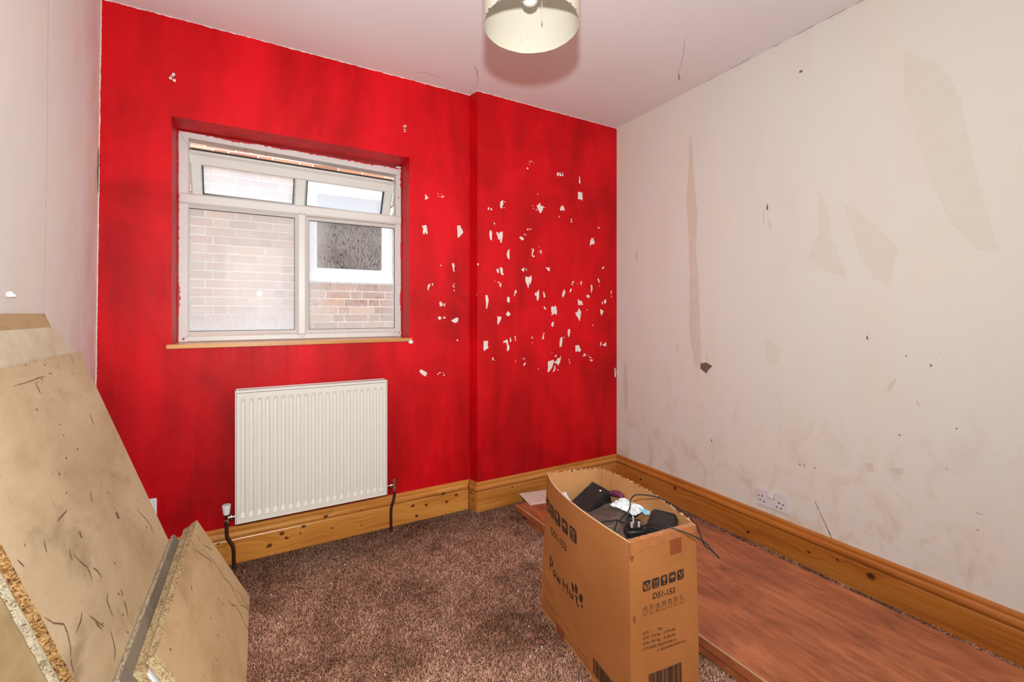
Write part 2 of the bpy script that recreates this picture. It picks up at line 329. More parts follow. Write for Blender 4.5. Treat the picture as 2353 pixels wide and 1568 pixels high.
M = dict(
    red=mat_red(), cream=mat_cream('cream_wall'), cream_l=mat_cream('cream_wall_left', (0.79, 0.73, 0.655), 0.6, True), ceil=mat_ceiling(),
    upvc=plain('white_upvc', (0.70, 0.67, 0.64), 0.35, var=0.04, nscale=8), sash=plain('sash_upvc', (0.74, 0.72, 0.67), 0.35, var=0.04, nscale=8),
    gasket=plain('black_gasket', (0.012, 0.012, 0.014), 0.6), seam=plain('grey_seam', (0.30, 0.25, 0.24), 0.7),
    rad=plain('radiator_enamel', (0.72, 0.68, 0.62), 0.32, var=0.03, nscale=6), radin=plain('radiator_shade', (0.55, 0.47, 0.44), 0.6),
    chrome=plain('chrome', (0.75, 0.72, 0.70), 0.14, metal=1), pipe=plain('brown_pipe', (0.045, 0.014, 0.012), 0.35),
    whiteplastic=plain('white_plastic', (0.80, 0.77, 0.76), 0.3, var=0.02), lilac=plain('socket_white', (0.72, 0.66, 0.67), 0.3, var=0.03),
    plaster=plain('bare_plaster', (0.80, 0.68, 0.62), 0.9, var=0.06), stain_tan=plain('torn_lining', (0.66, 0.57, 0.48), 0.9, var=0.08), stain_faint=plain('old_filler', (0.70, 0.645, 0.56), 0.85, var=0.03),
    stain_dark=plain('dark_mark', (0.17, 0.11, 0.08), 0.9), black=plain('matt_black', (0.010, 0.010, 0.010), 0.5, var=0.2), ink=plain('black_ink', (0.030, 0.014, 0.010), 0.6),
    ink_soft=plain('faded_ink', (0.17, 0.065, 0.03), 0.7), scratch=plain('scratch', (0.20, 0.105, 0.055), 0.9, var=0.3),
    door=mat_door(), card=mat_cardboard(), card_in=mat_cardboard('cardboard_inside', (0.43, 0.19, 0.065), (0.50, 0.235, 0.09)),
    torn=plain('torn_paper', (0.56, 0.35, 0.19), 0.9, var=0.2, nscale=90), tape=plain('brown_tape', (0.25, 0.062, 0.022), 0.3, var=0.1), tape2=plain('wrinkled_tape', (0.40, 0.145, 0.050), 0.25, var=0.25, nscale=50, bump=0.5),
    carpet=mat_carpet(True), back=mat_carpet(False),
    shade=plain('cream_shade', (0.80, 0.76, 0.62), 0.6, var=0.02), shade_in=plain('cream_shade_lining', (0.80, 0.76, 0.63), 0.6, var=0.02),
    mortar=plain('mortar', (0.80, 0.74, 0.62), 0.95, var=0.1, nscale=60), brick=mat_brick('brick', (0.26, 0.11, 0.065), (0.46, 0.20, 0.11), (0.58, 0.33, 0.19)), bricks=mat_brick_stuff(),
    outwhite=plain('outside_white', (0.85, 0.87, 0.88), 0.4, var=0.02), concrete=plain('concrete', (0.40, 0.38, 0.35), 0.9, var=0.2),
    roomgrey=plain('dim_room', (0.07, 0.10, 0.14), 0.9), reflection_panel=plain('pale_reflection', (0.30, 0.38, 0.43), 0.8),
    wood_sill=mat_pine('sill_pine', [], 'X', (1.15, 1.3, 1.6)),
    pinmetal=plain('pin_metal', (0.62, 0.58, 0.54), 0.38, metal=0.35),
)

# ------------------------------------------------------------------ outline data (metres)
# outlines of bare plaster chips on the two wall planes, wall stains and board scratches, in metres
CHIPS_MAIN=[[[0.795,1.786],[0.8,1.785],[0.809,1.774],[0.816,1.769],[0.802,1.759],[0.795,1.757]],[[0.883,1.783],[0.897,1.791],[0.909,1.79],[0.897,1.781]],[[0.864,1.8],[0.869,1.802],[0.872,1.797]],[[0.887,1.799],[0.892,1.801],[0.894,1.796]],[[0.869,1.786],[0.875,1.789],[0.879,1.784]],[[0.776,1.612],[0.787,1.612],[0.795,1.617],[0.802,1.616],[0.807,1.594],[0.809,1.568],[0.8,1.569],[0.795,1.58],[0.792,1.566],[0.783,1.567],[0.782,1.583],[0.786,1.593],[0.78,1.604]],[[0.984,1.631],[0.994,1.634],[0.997,1.628],[1.001,1.636],[1.007,1.633],[1.007,1.621],[1.015,1.615],[1.023,1.597],[1.011,1.582],[0.998,1.567],[0.987,1.563],[0.987,1.597]],[[0.883,1.4],[0.891,1.402],[0.888,1.397],[0.88,1.395]],[[0.953,1.412],[0.963,1.417],[0.97,1.401],[0.967,1.382],[0.97,1.365],[0.963,1.367],[0.957,1.39]],[[0.81,1.282],[0.818,1.293],[0.825,1.291],[0.822,1.278],[0.816,1.27],[0.814,1.256],[0.809,1.257]],[[0.833,1.294],[0.839,1.298],[0.842,1.289],[0.835,1.282]],[[0.963,1.263],[0.97,1.264],[0.966,1.252]],[[0.964,1.299],[0.971,1.3],[0.968,1.293]],[[0.957,1.292],[0.965,1.289],[0.962,1.283],[0.955,1.287]],[[0.962,1.286],[0.97,1.28],[0.967,1.275],[0.96,1.28]],[[0.878,1.192],[0.886,1.196],[0.893,1.188],[0.899,1.181],[0.892,1.17],[0.882,1.167],[0.879,1.179]],[[0.898,1.17],[0.905,1.168],[0.901,1.179],[0.911,1.188],[0.913,1.179],[0.907,1.176],[0.913,1.168]],[[0.869,1.107],[0.881,1.113],[0.89,1.105],[0.888,1.097],[0.878,1.092],[0.871,1.099]],[[0.899,1.105],[0.907,1.112],[0.915,1.105],[0.912,1.098],[0.906,1.103],[0.901,1.097]],[[0.95,1.09],[0.962,1.095],[0.978,1.104],[0.99,1.104],[0.993,1.093],[0.984,1.08],[0.972,1.073],[0.962,1.079],[0.952,1.083]],[[0.982,1.079],[0.988,1.082],[0.988,1.076]],[[0.99,1.091],[0.996,1.09],[0.992,1.085]],[[0.981,0.976],[0.987,0.981],[0.992,0.972],[0.985,0.969]],[[0.763,0.815],[0.773,0.821],[0.782,0.816],[0.807,0.8],[0.799,0.78],[0.782,0.79],[0.765,0.805]],[[0.864,0.785],[0.872,0.794],[0.875,0.791],[0.868,0.783]],[[0.876,0.799],[0.886,0.798],[0.884,0.793],[0.874,0.794]],[[0.894,0.794],[0.902,0.795],[0.906,0.79]],[[0.901,0.785],[0.909,0.783],[0.91,0.775],[0.904,0.777]]]
CHIPS_BREAST=[[[1.228,1.781],[1.235,1.791],[1.247,1.794],[1.252,1.789],[1.246,1.783],[1.251,1.773],[1.242,1.762],[1.243,1.749],[1.232,1.745],[1.227,1.758]],[[1.25,1.752],[1.263,1.749],[1.251,1.756]],[[1.256,1.791],[1.263,1.79],[1.258,1.78]],[[1.147,1.741],[1.156,1.742],[1.154,1.726],[1.148,1.728]],[[1.163,1.733],[1.169,1.742],[1.177,1.731],[1.166,1.726]],[[1.185,1.656],[1.191,1.659],[1.195,1.651],[1.19,1.643]],[[1.159,1.611],[1.171,1.608],[1.175,1.59],[1.172,1.551],[1.163,1.557],[1.157,1.583]],[[1.201,1.601],[1.214,1.604],[1.219,1.591],[1.227,1.606],[1.245,1.61],[1.245,1.582],[1.238,1.543],[1.228,1.546],[1.226,1.567],[1.217,1.557],[1.21,1.579]],[[1.29,1.514],[1.29,1.449],[1.277,1.456],[1.271,1.476],[1.277,1.497]],[[1.407,2.009],[1.416,2.017],[1.424,2.009],[1.417,2.004]],[[1.427,2.055],[1.435,2.058],[1.432,2.047]],[[1.439,2.06],[1.45,2.057],[1.445,2.051]],[[1.426,2.038],[1.433,2.04],[1.432,2.032]],[[1.456,2.052],[1.462,2.049],[1.458,2.045]],[[1.634,2.018],[1.647,2.021],[1.648,2.008],[1.643,1.995],[1.633,2.001]],[[1.653,2.021],[1.663,2.023],[1.663,2.01],[1.672,2.01],[1.671,2.001],[1.653,2.001]],[[1.675,2.025],[1.683,2.024],[1.677,2.016],[1.686,2.01],[1.678,2.001],[1.673,2.009]],[[1.809,2.022],[1.815,2.02],[1.821,1.978],[1.815,1.973],[1.806,1.983],[1.81,1.999]],[[1.8,1.919],[1.836,1.918],[1.837,1.868],[1.825,1.868],[1.824,1.873],[1.799,1.873]],[[1.481,1.793],[1.49,1.793],[1.501,1.809],[1.51,1.805],[1.51,1.793],[1.527,1.795],[1.538,1.784],[1.525,1.783],[1.528,1.772],[1.509,1.746],[1.493,1.766]],[[1.473,1.767],[1.482,1.769],[1.481,1.759]],[[1.538,1.788],[1.547,1.787],[1.541,1.783]],[[1.45,1.789],[1.455,1.791],[1.455,1.78]],[[1.451,1.772],[1.463,1.772],[1.453,1.769]],[[1.658,1.797],[1.673,1.816],[1.687,1.808],[1.697,1.784],[1.683,1.787],[1.661,1.779]],[[1.645,1.737],[1.654,1.748],[1.658,1.745],[1.648,1.735]],[[1.742,1.739],[1.75,1.741],[1.752,1.729],[1.745,1.73]],[[1.737,1.726],[1.747,1.725],[1.755,1.717],[1.746,1.713]],[[1.965,1.706],[1.975,1.708],[1.983,1.698],[1.975,1.694]],[[1.411,1.641],[1.42,1.645],[1.42,1.634],[1.413,1.633]],[[1.425,1.645],[1.431,1.646],[1.427,1.635]],[[1.436,1.645],[1.444,1.646],[1.435,1.635]],[[1.357,1.587],[1.368,1.59],[1.369,1.595],[1.376,1.589],[1.386,1.587],[1.39,1.577],[1.382,1.569],[1.371,1.572]],[[1.392,1.611],[1.4,1.609],[1.396,1.603],[1.389,1.605]],[[1.401,1.603],[1.409,1.609],[1.405,1.599]],[[1.912,1.629],[1.921,1.623],[1.932,1.633],[1.928,1.616],[1.94,1.605],[1.935,1.588],[1.917,1.587],[1.898,1.575],[1.9,1.604]],[[1.452,1.523],[1.462,1.524],[1.461,1.51],[1.453,1.498],[1.455,1.483],[1.467,1.481],[1.465,1.473],[1.45,1.476],[1.445,1.494]],[[1.441,1.523],[1.45,1.525],[1.447,1.517]],[[1.507,1.519],[1.517,1.521],[1.518,1.496],[1.51,1.5]],[[1.496,1.507],[1.504,1.508],[1.503,1.502]],[[1.495,1.54],[1.503,1.54],[1.499,1.535]],[[1.485,1.866],[1.49,1.866],[1.494,1.859],[1.487,1.861]],[[1.997,1.431],[2.018,1.445],[2.023,1.438],[2.007,1.426]],[[1.078,1.412],[1.084,1.416],[1.09,1.409],[1.084,1.4]],[[1.203,1.387],[1.215,1.392],[1.22,1.381],[1.216,1.362],[1.207,1.37]],[[1.226,1.399],[1.241,1.398],[1.246,1.387],[1.245,1.369],[1.254,1.355],[1.241,1.354],[1.231,1.364],[1.227,1.382]],[[1.223,1.309],[1.232,1.306],[1.235,1.297],[1.232,1.282],[1.226,1.285]],[[1.19,1.32],[1.196,1.319],[1.193,1.314]],[[1.213,1.316],[1.223,1.312],[1.22,1.307],[1.21,1.31]],[[1.329,1.273],[1.335,1.265],[1.342,1.264],[1.338,1.252],[1.328,1.244],[1.323,1.226],[1.321,1.238]],[[1.131,1.234],[1.144,1.235],[1.148,1.221],[1.152,1.207],[1.148,1.18],[1.141,1.154],[1.136,1.158],[1.136,1.189],[1.133,1.216]],[[1.275,1.225],[1.287,1.228],[1.293,1.214],[1.291,1.195],[1.279,1.192],[1.273,1.204]],[[1.266,1.126],[1.279,1.142],[1.29,1.134],[1.299,1.124],[1.29,1.115],[1.281,1.111],[1.272,1.117]],[[1.207,1.114],[1.217,1.107],[1.225,1.112],[1.235,1.108],[1.232,1.09],[1.221,1.072],[1.213,1.06],[1.208,1.081],[1.211,1.099]],[[1.12,0.969],[1.145,0.971],[1.149,0.965],[1.146,0.947],[1.152,0.927],[1.143,0.925],[1.133,0.919],[1.125,0.912],[1.118,0.923],[1.12,0.943]],[[1.249,0.966],[1.264,0.969],[1.27,0.977],[1.281,0.967],[1.279,0.951],[1.29,0.933],[1.29,0.919],[1.279,0.903],[1.272,0.915],[1.275,0.938],[1.266,0.956],[1.254,0.957],[1.251,0.944]],[[1.292,0.983],[1.298,0.986],[1.305,0.964],[1.294,0.957]],[[1.322,0.994],[1.333,0.991],[1.335,0.97],[1.328,0.961],[1.329,0.978]],[[1.176,0.874],[1.183,0.871],[1.185,0.863],[1.175,0.854]],[[1.189,0.861],[1.195,0.852],[1.19,0.853]],[[1.327,0.846],[1.339,0.844],[1.332,0.839]],[[1.073,1.237],[1.078,1.237],[1.076,1.232]],[[1.371,1.392],[1.387,1.404],[1.394,1.404],[1.39,1.379]],[[1.4,1.401],[1.405,1.403],[1.415,1.386],[1.407,1.391]],[[1.545,1.416],[1.564,1.413],[1.578,1.417],[1.579,1.391],[1.566,1.395],[1.554,1.407]],[[1.4,1.352],[1.417,1.35],[1.425,1.347],[1.433,1.355],[1.445,1.36],[1.446,1.335],[1.435,1.303],[1.43,1.316],[1.426,1.296],[1.421,1.28],[1.412,1.301],[1.401,1.324]],[[1.467,1.25],[1.476,1.259],[1.484,1.25],[1.481,1.236],[1.472,1.236]],[[1.484,1.262],[1.499,1.275],[1.501,1.232],[1.49,1.203],[1.481,1.217]],[[1.529,1.265],[1.538,1.26],[1.542,1.242],[1.548,1.239],[1.54,1.226],[1.532,1.232]],[[1.689,1.283],[1.699,1.27],[1.695,1.25],[1.677,1.227],[1.673,1.25]],[[1.752,1.331],[1.761,1.338],[1.771,1.335],[1.761,1.325],[1.75,1.319]],[[1.736,1.282],[1.745,1.291],[1.75,1.283],[1.738,1.262],[1.732,1.268]],[[1.821,1.337],[1.832,1.338],[1.829,1.312],[1.82,1.321]],[[1.792,1.323],[1.801,1.32],[1.795,1.316]],[[1.751,1.318],[1.761,1.315],[1.757,1.31],[1.747,1.311]],[[1.907,1.317],[1.917,1.319],[1.921,1.291],[1.911,1.26],[1.907,1.28]],[[1.962,1.36],[1.973,1.362],[1.977,1.352],[1.984,1.336],[1.975,1.334]],[[1.975,1.315],[1.984,1.315],[1.979,1.309]],[[1.869,1.243],[1.878,1.254],[1.894,1.248],[1.898,1.234],[1.889,1.228],[1.878,1.237],[1.869,1.234]],[[2.082,1.285],[2.089,1.283],[2.085,1.258],[2.078,1.264]],[[2.081,1.247],[2.091,1.249],[2.087,1.236]],[[1.799,1.223],[1.809,1.215],[1.819,1.209],[1.824,1.215],[1.836,1.202],[1.841,1.183],[1.828,1.182],[1.818,1.193],[1.818,1.181],[1.801,1.183]],[[2.002,1.204],[2.012,1.21],[2.008,1.189],[2.002,1.19]],[[2.021,1.22],[2.037,1.224],[2.041,1.205],[2.029,1.193],[2.019,1.199]],[[1.985,1.159],[1.999,1.152],[2.015,1.147],[2.011,1.131],[1.997,1.113],[1.989,1.131]],[[1.78,1.138],[1.794,1.134],[1.806,1.163],[1.813,1.155],[1.827,1.141],[1.823,1.116],[1.814,1.077],[1.799,1.101],[1.785,1.116]],[[1.533,1.172],[1.54,1.171],[1.552,1.158],[1.547,1.151],[1.535,1.162]],[[1.59,1.17],[1.599,1.175],[1.609,1.167],[1.616,1.178],[1.627,1.175],[1.633,1.146],[1.633,1.12],[1.624,1.121],[1.617,1.13],[1.606,1.12],[1.596,1.123],[1.59,1.141]],[[1.587,1.122],[1.599,1.12],[1.59,1.117]],[[1.87,1.155],[1.881,1.154],[1.877,1.146]],[[1.59,1.063],[1.597,1.072],[1.609,1.077],[1.609,1.06],[1.603,1.043],[1.595,1.047],[1.59,1.056]],[[1.917,1.052],[1.928,1.054],[1.924,1.044]],[[1.72,1.027],[1.737,1.028],[1.736,1.001],[1.726,0.975],[1.719,0.987],[1.717,1.011]],[[1.533,1.01],[1.54,1.009],[1.534,0.993],[1.536,0.972],[1.521,0.967],[1.527,0.991]],[[1.659,0.973],[1.676,0.98],[1.676,0.953],[1.671,0.92],[1.653,0.912],[1.654,0.944]],[[1.686,0.978],[1.695,0.977],[1.69,0.97]],[[1.444,0.985],[1.453,0.986],[1.454,0.976],[1.447,0.975]],[[1.445,0.951],[1.451,0.953],[1.45,0.945]],[[1.778,0.92],[1.795,0.923],[1.811,0.919],[1.814,0.906],[1.825,0.893],[1.82,0.879],[1.805,0.878],[1.797,0.89],[1.792,0.88],[1.78,0.879]],[[1.989,0.936],[1.999,0.938],[1.993,0.911],[1.985,0.912]],[[2.006,0.924],[2.021,0.92],[2.027,0.931],[2.04,0.932],[2.04,0.908],[2.025,0.907],[2.008,0.915]],[[1.838,0.851],[1.85,0.858],[1.847,0.869],[1.859,0.864],[1.866,0.852],[1.846,0.846]],[[1.895,0.822],[1.908,0.825],[1.927,0.819],[1.911,0.81]],[[1.878,0.855],[1.889,0.852],[1.885,0.848]],[[1.896,0.843],[1.914,0.836],[1.911,0.831],[1.893,0.837]],[[1.564,0.821],[1.568,0.83],[1.587,0.832],[1.611,0.838],[1.611,0.826],[1.597,0.79],[1.573,0.764],[1.561,0.763],[1.566,0.792]],[[1.611,0.82],[1.629,0.83],[1.639,0.845],[1.654,0.845],[1.666,0.86],[1.663,0.845],[1.657,0.816],[1.647,0.806],[1.647,0.794],[1.639,0.807],[1.623,0.813]],[[1.616,0.803],[1.622,0.798],[1.621,0.774],[1.61,0.761],[1.599,0.763],[1.61,0.774]],[[1.617,0.859],[1.627,0.868],[1.633,0.864],[1.623,0.85]],[[1.635,0.776],[1.645,0.774],[1.642,0.762]],[[1.49,0.791],[1.498,0.79],[1.494,0.78]],[[1.384,0.816],[1.4,0.834],[1.402,0.82],[1.39,0.811]],[[1.379,0.861],[1.386,0.859],[1.387,0.846]],[[1.39,0.859],[1.396,0.858],[1.398,0.843]],[[1.721,0.832],[1.73,0.836],[1.727,0.825]],[[1.73,0.824],[1.737,0.811],[1.732,0.802]],[[2.112,0.756],[2.123,0.753],[2.119,0.721],[2.129,0.74],[2.123,0.689],[2.115,0.692]],[[1.592,0.883],[1.599,0.883],[1.595,0.876]]]
STAINS={'tan':[[[1.716,2.131],[1.724,1.911],[1.737,1.787],[1.72,1.561],[1.714,1.323],[1.718,1.086],[1.705,0.944],[1.673,0.829],[1.637,0.822],[1.641,0.948],[1.65,1.164],[1.655,1.319],[1.673,1.492],[1.662,1.693],[1.686,1.901],[1.695,2.061],[1.701,2.133]],[[2.127,1.549],[2.115,1.511],[2.12,1.454],[2.135,1.468],[2.137,1.514]],[[1.805,0.962],[1.791,0.938],[1.793,0.893],[1.807,0.896]],[[2.242,0.816],[2.218,0.781],[2.203,0.635],[2.208,0.468],[2.234,0.519],[2.249,0.666]],[[0.703,0.811],[0.695,0.792],[0.698,0.776],[0.706,0.794]],[[1.605,0.938],[1.596,0.89],[1.605,0.859]],[[0.766,0.878],[0.778,0.836],[0.796,0.815],[0.787,0.857]],[[1.287,1.666],[1.281,1.577],[1.287,1.572]],[[1.267,1.602],[1.247,1.545],[1.256,1.53]],[[1.186,0.191],[1.144,0.207],[1.122,0.19],[1.104,0.152],[1.16,0.164]],[[0.87,0.524],[0.841,0.527],[0.839,0.496],[0.863,0.492]],[[0.79,0.527],[0.745,0.536],[0.747,0.511],[0.781,0.512]]],'faint':[[[0.74,2.124],[0.633,2.019],[0.589,1.891],[0.568,1.757],[0.554,1.657],[0.521,1.478],[0.492,1.334],[0.541,1.35],[0.611,1.457],[0.664,1.629],[0.703,1.794],[0.728,1.908],[0.743,1.956]],[[1.045,1.681],[1.023,1.628],[1.001,1.575],[0.991,1.466],[0.933,1.277],[1.012,1.313],[1.091,1.369],[1.062,1.452],[1.04,1.473]],[[0.949,1.599],[0.832,1.486],[0.761,1.377],[0.792,1.24],[0.832,1.265],[0.889,1.371],[0.918,1.501]],[[1.281,1.011],[1.201,0.963],[1.214,0.897],[1.267,0.878]]],'dark':[[[1.27,1.663],[1.263,1.644],[1.264,1.625],[1.271,1.632]],[[1.641,0.852],[1.602,0.859],[1.567,0.844],[1.591,0.821],[1.605,0.798],[1.626,0.811],[1.644,0.824]],[[1.119,2.231],[1.105,2.228],[1.11,2.219],[1.121,2.222]],[[0.86,1.043],[0.856,1.02],[0.864,1.029]],[[1.577,0.451],[1.567,0.436],[1.574,0.431]],[[0.598,0.727],[0.592,0.726],[0.595,0.72]],[[0.739,0.965],[0.731,0.977],[0.736,0.964]],[[0.761,0.667],[0.751,0.663],[0.756,0.659]],[[0.668,0.947],[0.66,0.938],[0.665,0.933]],[[1.056,0.299],[1.053,0.299],[1.014,0.221],[0.978,0.15],[0.981,0.149],[1.016,0.219]],[[1.125,0.45],[1.119,0.445],[1.112,0.444],[1.12,0.44]],[[1.104,0.449],[1.094,0.445],[1.1,0.441]],[[1.058,0.453],[1.052,0.446],[1.058,0.443]],[[0.546,0.394],[0.539,0.389],[0.542,0.387]],[[0.622,0.577],[0.619,0.576],[0.622,0.572]],[[0.545,0.451],[0.543,0.445],[0.545,0.444]],[[0.539,0.451],[0.537,0.445],[0.539,0.444]],[[0.533,0.451],[0.531,0.446],[0.533,0.445]],[[1.369,0.408],[1.367,0.407],[1.369,0.405]]]}
SCR1=[['w',3,[[-0.383,1.261,0.667],[-0.379,1.254,0.656],[-0.375,1.249,0.645]]],['w',3,[[-0.364,1.332,0.612],[-0.36,1.323,0.6],[-0.356,1.319,0.59]]],['w',3,[[-0.358,1.336,0.595],[-0.35,1.348,0.571],[-0.343,1.362,0.551],[-0.338,1.362,0.536],[-0.332,1.353,0.521]]],['w',3,[[-0.338,1.383,0.538],[-0.333,1.395,0.523],[-0.326,1.402,0.501]]],['w',3,[[-0.366,1.406,0.62],[-0.362,1.398,0.608],[-0.361,1.403,0.604]]],['w',3,[[-0.303,1.456,0.436],[-0.3,1.457,0.426],[-0.299,1.445,0.424]]],['w',3,[[-0.295,1.445,0.413],[-0.29,1.441,0.399],[-0.284,1.427,0.379]]],['w',3,[[-0.314,1.392,0.468],[-0.31,1.371,0.457],[-0.298,1.363,0.422]]],['w',3,[[-0.326,1.262,0.501],[-0.323,1.246,0.493],[-0.321,1.211,0.488]]],['w',3,[[-0.319,1.28,0.481],[-0.309,1.296,0.454],[-0.302,1.311,0.432]]],['w',3,[[-0.311,1.289,0.459],[-0.302,1.299,0.432]]],['w',3,[[-0.294,1.327,0.41],[-0.287,1.317,0.388],[-0.282,1.307,0.374],[-0.278,1.283,0.364]]],['w',3,[[-0.348,1.147,0.566],[-0.34,1.162,0.543],[-0.333,1.188,0.523],[-0.327,1.186,0.504],[-0.319,1.172,0.483],[-0.315,1.159,0.47]]],['w',3,[[-0.315,1.158,0.469],[-0.312,1.152,0.46],[-0.307,1.146,0.447]]],['w',3,[[-0.332,1.78,0.519],[-0.317,1.812,0.475],[-0.307,1.827,0.446],[-0.298,1.815,0.422]]],['w',3,[[-0.367,1.403,0.621],[-0.362,1.398,0.607]]],['w',3,[[-0.383,1.545,0.667],[-0.376,1.532,0.648]]],['w',3,[[-0.386,1.396,0.677],[-0.385,1.339,0.675]]],['w',3,[[-0.445,1.556,0.848],[-0.443,1.56,0.843]]],['w',3,[[-0.483,1.538,0.96],[-0.473,1.539,0.929]]],['w',3,[[-0.387,1.158,0.678],[-0.38,1.164,0.66]]],['w',3,[[-0.439,1.771,0.83],[-0.428,1.76,0.798]]],['w',2,[[-0.5,1.829,1.009],[-0.493,1.829,0.988],[-0.486,1.822,0.969]]],['w',2,[[-0.485,1.432,0.965],[-0.485,1.506,0.964],[-0.486,1.571,0.967],[-0.486,1.61,0.966]]],['w',2,[[-0.484,1.549,0.96],[-0.482,1.553,0.955]]],['w',2,[[-0.5,1.588,1.009],[-0.499,1.594,1.004]]],['w',2,[[-0.499,1.532,1.005],[-0.497,1.537,1.0]]],['w',2,[[-0.487,1.631,0.97],[-0.486,1.655,0.968]]],['w',2,[[-0.477,1.889,0.942],[-0.475,1.893,0.935]]]]
SCR2=[['w',3,[[-0.193,1.853,0.326],[-0.176,1.88,0.292],[-0.155,1.912,0.251],[-0.151,1.916,0.242]]],['w',3,[[-0.171,1.925,0.281],[-0.149,1.938,0.239],[-0.13,1.935,0.199],[-0.113,1.93,0.166],[-0.094,1.947,0.128],[-0.076,1.922,0.092],[-0.062,1.908,0.064]]],['w',3,[[-0.1,1.837,0.139],[-0.088,1.836,0.117],[-0.074,1.864,0.087],[-0.06,1.859,0.061],[-0.046,1.833,0.033]]],['w',3,[[-0.2,1.945,0.339],[-0.193,1.955,0.325],[-0.186,1.937,0.312]]],['w',3,[[-0.178,1.949,0.295],[-0.168,1.968,0.276],[-0.153,1.99,0.247]]],['w',3,[[-0.077,1.961,0.095],[-0.061,1.976,0.061],[-0.05,1.958,0.039],[-0.034,1.968,0.008]]],['w',3,[[-0.046,1.833,0.033],[-0.033,1.829,0.007]]],['w',3,[[-0.062,1.908,0.064],[-0.042,1.944,0.025],[-0.034,1.942,0.007]]],['w',3,[[-0.182,1.657,0.304],[-0.177,1.646,0.294]]],['w',3,[[-0.181,1.599,0.302],[-0.179,1.6,0.299]]],['w',3,[[-0.168,1.64,0.277],[-0.167,1.64,0.274]]],['w',3,[[-0.203,1.652,0.345],[-0.201,1.651,0.343]]],['w',3,[[-0.153,1.918,0.245],[-0.147,1.909,0.234]]]]


# ------------------------------------------------------------------ room shell
XL0, XL1, XR, YB, YF, YK, ZC = -0.582, -0.557, 2.134, 2.38, 2.312, -1.76, 2.40
WX0, WX1, WZ0, WZ1, WY = -0.328, 0.708, 0.977, 1.975, 2.535      # window opening; WY = inner face of the window frame
def st(o): o['kind'] = 'structure'; return o
b = MB(); b.box(XL0-0.35, XR+0.15, YK-1.4, 2.75, -0.12, -0.004); st(b.build('floor', M['back']))
b = MB(); b.box(XL0-0.35, XR+0.15, YK-1.4, 2.75, ZC, ZC+0.12); ceil_o = st(b.build('ceiling', M['ceil']))
# left wall, leaning very slightly
SPL = 0.032      # the left wall runs slightly out of square
def xw(z, y=1.6): return XL0+(XL1-XL0)*z/ZC-SPL*(YB-y)
b = MB(); q = [(xw(z, y)-d, y, z) for d in (0, 0.15) for z in (0, ZC) for y in (YK, YB+0.2)]
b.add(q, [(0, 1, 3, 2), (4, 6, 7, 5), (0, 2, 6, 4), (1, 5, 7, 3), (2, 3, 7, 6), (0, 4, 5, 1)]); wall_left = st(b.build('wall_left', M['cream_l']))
b = MB(); b.box(XR, XR+0.15, YK, YB+0.2, 0, ZC); wall_right = st(b.build('wall_right', M['cream']))
# red back wall with the window opening
b = MB()
X1 = XR
for (x0, x1, z0, z1) in ((XL0-0.02, WX0, 0, ZC), (WX1, 1.2, 0, ZC), (WX0, WX1, 0, WZ0), (WX0, WX1, WZ1, ZC)):
    b.box(x0, x1, YB, WY+0.055, z0, z1)
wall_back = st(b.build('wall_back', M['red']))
# chimney breast: slightly slanted return from the main wall to the projecting face
b = MB(); b.add([(1.064, YB, 0), (1.081, YF, 0), (XR+.01, YF, 0), (XR+.01, WY+0.05, 0), (1.064, WY+0.05, 0), (1.064, YB, ZC), (1.081, YF, ZC), (XR+.01, YF, ZC), (XR+.01, WY+0.05, ZC), (1.064, WY+0.05, ZC)],
      [(0, 1, 6, 5), (1, 2, 7, 6), (2, 3, 8, 7), (3, 4, 9, 8), (4, 0, 5, 9), (5, 6, 7, 8, 9), (4, 3, 2, 1, 0)])
wall_breast = st(b.build('wall_back_projection', M['red']))
# wall behind the camera with a door opening, and the hall beyond
DX0, DX1, DZ = -0.42, 0.30, 2.05
b = MB(); b.box(XL0-0.3, DX0, YK-0.12, YK, 0, ZC); b.box(DX1, XR+0.1, YK-0.12, YK, 0, ZC); b.box(DX0, DX1, YK-0.12, YK, DZ, ZC)
st(b.build('wall_front', M['cream']))
b = MB(); b.box(XL0-0.15, XR+0.15, -3.15, -3.05, 0, ZC); b.box(XL0-0.15, XL0-0.05, -3.1, YK-0.1, 0, ZC); b.box(XR+0.05, XR+0.15, -3.1, YK-0.1, 0, ZC)
st(b.build('wall_hall', M['cream']))
b = MB()
for (w0, w1, d) in ((0.0, 0.075, 0.014), (0.012, 0.05, 0.022), (0.022, 0.038, 0.030)):
    b.box(DX1+w0, DX1+w1, YK, YK+d, 0, DZ+w1); b.box(DX0-w1, DX0-w0, YK, YK+d, 0, DZ+w1); b.box(DX0-w0, DX1+w0, YK, YK+d, DZ+w0, DZ+w1)
b.box(DX1-0.02, DX1, YK-0.12, YK, 0, DZ); b.box(DX0, DX0+0.02, YK-0.12, YK, 0, DZ); b.box(DX0+0.02, DX1-0.02, YK-0.12, YK, DZ-0.02, DZ)
tr = st(b.build('trim_1', M['outwhite']))

